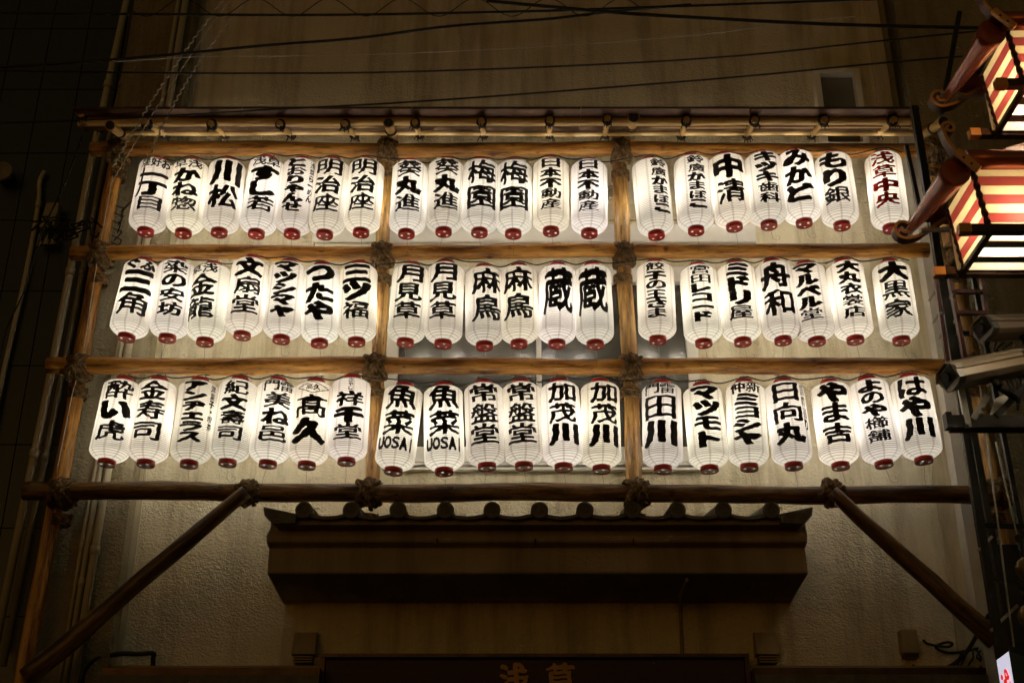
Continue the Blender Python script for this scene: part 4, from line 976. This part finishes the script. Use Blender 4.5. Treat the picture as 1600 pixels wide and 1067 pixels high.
# striped street lamps
def ribbon(mb, pts, y0, y1, th):
    """flat bar following pts (x, z) between depths y0 and y1"""
    n = len(pts); vs = []; fs = []
    for i, p in enumerate(pts):
        a = pts[max(i - 1, 0)]; b = pts[min(i + 1, n - 1)]; d = Vector((b[0] - a[0], b[1] - a[1])).normalized(); nn = Vector((-d.y, d.x)) * th / 2
        for y in (y0, y1):
            for s in (-1, 1): vs.append((p[0] + nn.x * s, y, p[1] + nn.y * s))
    for i in range(n - 1):
        a = i * 4; b = a + 4
        fs += [(a, b, b + 1, a + 1), (a + 2, a + 3, b + 3, b + 2), (a, a + 2, b + 2, b), (a + 1, b + 1, b + 3, a + 3)]
    fs += [(0, 1, 3, 2), (4 * n - 4, 4 * n - 2, 4 * n - 1, 4 * n - 3)]
    mb.add(vs, fs, 0)
Y1, Y2 = 5.0, 5.36
def street_lamp(off, label):
    A = P(1518, 262, Y1); Bq = P(1547, 362, Y1); x0, zt_ = A.x, A.z; x1_, zb2 = Bq.x, Bq.z; XR = x0 + 1.1
    O = Vector((x0, Y1, zb2)); t_ = thing('striped_street_lamp', label, 'street lamp', O + off, 'striped street lamps at the right edge')
    def add(mb, nm, m):
        mb.v = [tuple(Vector(v) - O) for v in mb.v]; return mb.build(nm, m, t_)
    n = 7
    tl, bl = Vector((x0, Y1, zt_)), Vector((x1_, Y1, zb2)); tl2, bl2 = Vector((x0, Y2 + .0, zt_)), Vector((x1_, Y2, zb2))
    tr, br_ = Vector((XR, Y1, zt_)), Vector((XR, Y1, zb2)); th = Vector((0, .006, 0))
    for k in range(n):                        # front and side stripes, underside stripes
        f0, f1 = k / n, (k + 1) / n - .004; m = M['stripe_cream'] if k % 2 == 0 else M['stripe_red']
        q = [tl.lerp(bl, f0), tr.lerp(br_, f0), tr.lerp(br_, f1), tl.lerp(bl, f1)]
        mb = MB(); mb.add(q + [p + th for p in q], [(3, 2, 1, 0), (4, 5, 6, 7), (0, 1, 5, 4), (2, 3, 7, 6)]); add(mb, 'front_stripe', m)
        sx = Vector((.006, 0, 0)); q = [tl.lerp(bl, f0), tl2.lerp(bl2, f0), tl2.lerp(bl2, f1), tl.lerp(bl, f1)]
        mb = MB(); mb.add(q + [p + sx for p in q], [(0, 1, 2, 3), (7, 6, 5, 4), (1, 0, 4, 5), (3, 2, 6, 7)]); add(mb, 'side_stripe', m)
    for k in range(5):
        ya, yb = Y1 + (Y2 - Y1) * k / 5, Y1 + (Y2 - Y1) * (k + 1) / 5 - .004
        mb = MB(); mb.box((x1_ - .0, ya + .008, zb2 - .004), (XR, yb, zb2 + .002)); add(mb, 'bottom_slat', M['diffuser'] if k % 2 == 0 else M['pipe'])
    mb = MB(); mb.box((x0, Y2 + .002, zb2), (XR, Y2 + .01, zt_)); add(mb, 'back_panel', M['white'])
    mb = MB(); mb.box((x0 - .02, Y1 - .02, zt_ + .001), (XR, Y2 + .02, zt_ + .02)); add(mb, 'top_plate', M['bronze'])
    # twisted corner rods
    for a, b, r in ((tl, bl, .013), (tl2, bl2, .011)):
        pts = [a.lerp(b, i / 60) for i in range(61)]
        mb = MB(); mb.tube(pts, lambda i, an, r=r: r * (1 + .28 * math.cos(2 * an - i * .75)), 10); add(mb, 'twisted_rod', M['bronze'])
    # bars with brass ends
    for (ua, v, yy, gl) in ((1497, 359, Y1 - .03, .055), (1458, 426, Y2 + .04, .055)):
        p = P(ua, v, yy); w_ = .042
        mb = MB(); mb.box((p.x + gl + .001, yy - w_ / 2, p.z - w_ / 2), (XR, yy + w_ / 2, p.z + w_ / 2)); o = add(mb, 'square_bar', M['bronze']); bevel(o, .003)
        mb = MB(); mb.box((p.x, yy - w_ / 2 - .002, p.z - w_ / 2 - .002), (p.x + gl, yy + w_ / 2 + .002, p.z + w_ / 2 + .002)); o = add(mb, 'brass_end', M['gold']); bevel(o, .003)
    mb = MB(); mb.bar(Vector((x1_ - .01, Y1 - .01, zb2 - .014)), Vector((x1_ - .01, Y2 + .03, zb2 - .014)), .026, .022); add(mb, 'edge_bar', M['bronze'])
    mb = MB(); mb.bar(tl + Vector((-.012, 0, -.004)), tl2 + Vector((-.012, 0, -.004)), .016, .02); add(mb, 'edge_bar', M['bronze'])
    # copper roof rolls
    fr = [P(1508, 250, Y1 - .06), P(1508, 250, Y1 - .06) + Vector((1.1, 0, 0))]
    mb = MB(); mb.tube([fr[0].lerp(fr[1], i / 8) for i in range(9)], .046, 20); add(mb, 'front_roll', M['copper'])
    mb = MB(); a = P(1494, 268, Y1 - .04); b = P(1416, 366, Y2 + .25); mb.tube([a.lerp(b, i / 12) for i in range(13)], lambda i, an: .068 * (1 - .06 * i), 20); add(mb, 'side_roll', M['copper'])
    mb = MB(); mb.bar(P(1494, 236, Y1 - .16), P(1530, 266, Y1 - .16), .030, .030, up=Vector((0, 1, 0))); o = add(mb, 'brass_strap', M['gold']); bevel(o, .004)
    for uu, vv in ((1506, 246), (1518, 256)):
        p = P(uu, vv, Y1 - .178); mb = MB(); mb.lathe([(.001, -.004), (.005, -.003), (.006, 0)], 10, axis='y', c=p); add(mb, 'rivet', M['black'])
    # roof slope filling behind the rolls
    ap = Vector((x0 + .45, Y1 + .2, zt_ + .30)); c1, c2 = P(1508, 250, Y1 - .06), P(1425, 345, Y2 + .2)
    mb = MB(); mb.add([c1, c1 + Vector((1.1, 0, 0)), ap + Vector((.6, 0, 0)), ap, c2, c2 + Vector((.5, .1, 0))], [(0, 1, 2, 3), (0, 3, 4), (3, 5, 4)]); add(mb, 'roof_slope', M['copper'])
    mb = MB(); mb.bar(P(1440, 360, Y2 + .12), P(1487, 359, Y2 + .1), .02, .016); add(mb, 'stay_bar', M['steel'])
    # scrolls
    def scroll(path_uv, cuv, r0, a0, sgn, yy, nm):
        c = P(*cuv, yy); pts = []; s = px(cuv[1], yy)
        for i in range(34):
            t = i / 33; rr = r0 * (1 - .8 * t) * s; a = a0 + sgn * t * 8.2; pts.append((c.x + rr * math.cos(a), c.z + rr * math.sin(a)))
        tail = [(P(u, v, yy).x, P(u, v, yy).z) for u, v in path_uv]
        sp_ = spline([Vector((x, 0, z)) for x, z in tail + [pts[0]]], 6); full = [(p.x, p.z) for p in sp_[:-1]] + pts
        mb = MB(); ribbon(mb, full, yy - .028, yy + .028, .010); add(mb, nm, M['bronze'])
        mb = MB(); ribbon(mb, full, yy - .030, yy - .0275, .015); add(mb, nm + '_edge', M['gold'])
    scroll([(1475, 345), (1456, 357), (1436, 371), (1418, 376)], (1411, 361), 17, R(-100), -1, Y2 + .2, 'scroll')
    scroll([(1512, 257), (1495, 245), (1479, 226), (1471, 208)], (1480, 205), 11, R(180), -1, Y1 - .08, 'scroll')
    for k, (x, z) in enumerate(((.16, .14), (.16, .14), )):
        if k: break
    for dx, en in ((.20, 8), (.75, 8)):
        l = bpy.data.lights.new('lamp_tube', 'POINT'); l.energy = en; l.color = (1, .90, .70); l.shadow_soft_size = .03
        lo = link('lamp_tube', l, t_); lo.location = (dx, .10, .085)
    return t_
street_lamp(Vector((0, 0, 0)), 'lower street lamp with red and cream striped glass and copper roof rolls')
street_lamp(Vector((.29, 0, .79)), 'upper street lamp with striped glass, cut by the top right corner')
# brass globes in the dark below
for u, v, nm in ((1606, 888, 'upper'), (1610, 962, 'lower')):
    c = P(u, v, 6.2); t_ = thing('brass_globe', '%s dim brass globe in the dark at the right edge' % nm, 'lamp', c, 'dim brass globes')
    mb = MB(); mb.lathe([(.001, -.062), (.035, -.052), (.058, -.02), (.06, .01), (.045, .04), (.02, .056)], 24); mb.build('globe', M['dull_brass'], t_)
    mb = MB(); mb.lathe([(.02, .055), (.026, .075), (.026, .14), (.001, .14)], 18); mb.build('neck', M['black'], t_)
    mb = MB(); mb.box((-.03, -.02, .14), (.2, .02, .17)); mb.build('arm', M['black'], t_)
mb = MB(); mb.box((P(1566, 950, 6.9).x, 6.9, 2.3), (P(1566, 950, 6.9).x + 1.2, 6.96, P(0, 850, 6.9).z)); tag(mb.build('shade_panel', M['black']), 'tall black sheet standing in for shade behind the steel lattice', 'panel')  # black sheet put in as shade at the right edge
# lit sign bottom right
a, b, c, d = P(1557, 1031, 5.2), P(1576, 1017, 5.0), P(1592, 1100, 5.0), P(1569, 1100, 5.2)
ls = thing('lit_sign', 'small white lit sign with a red character at the bottom right corner', 'sign', d); D = d.copy()
mb = MB(); q = [p - D for p in (a, b, Vector((b.x, b.y, c.z)), Vector((a.x, a.y, c.z)))]; bk = Vector((.10, .10, 0))
mb.add(q, [(3, 2, 1, 0)]); mb.build('sign_face', M['sign_lit'], ls)
mb = MB(); q2 = [p + bk * .03 for p in q]; q3 = [p + bk for p in q]; mb.add(q2 + q3, [(0, 1, 5, 4), (1, 2, 6, 5), (2, 3, 7, 6), (3, 0, 4, 7), (4, 5, 6, 7)]); mb.build('sign_case', M['black'], ls)
vs, fs = glyph('浅', .8); mb = MB(); ex = (q[1] - q[0]); ex.z = 0; hh = .15
nrm = Vector((-ex.y, ex.x, 0)).normalized() * -.003
mb.add([q[0] + ex * (.14 + .72 * x) + Vector((0, 0, -.06 - hh + y * hh)) + nrm for x, y in vs], fs); mb.build('sign_character', M['lit_red'], ls)
bpy.context.view_layer.update()
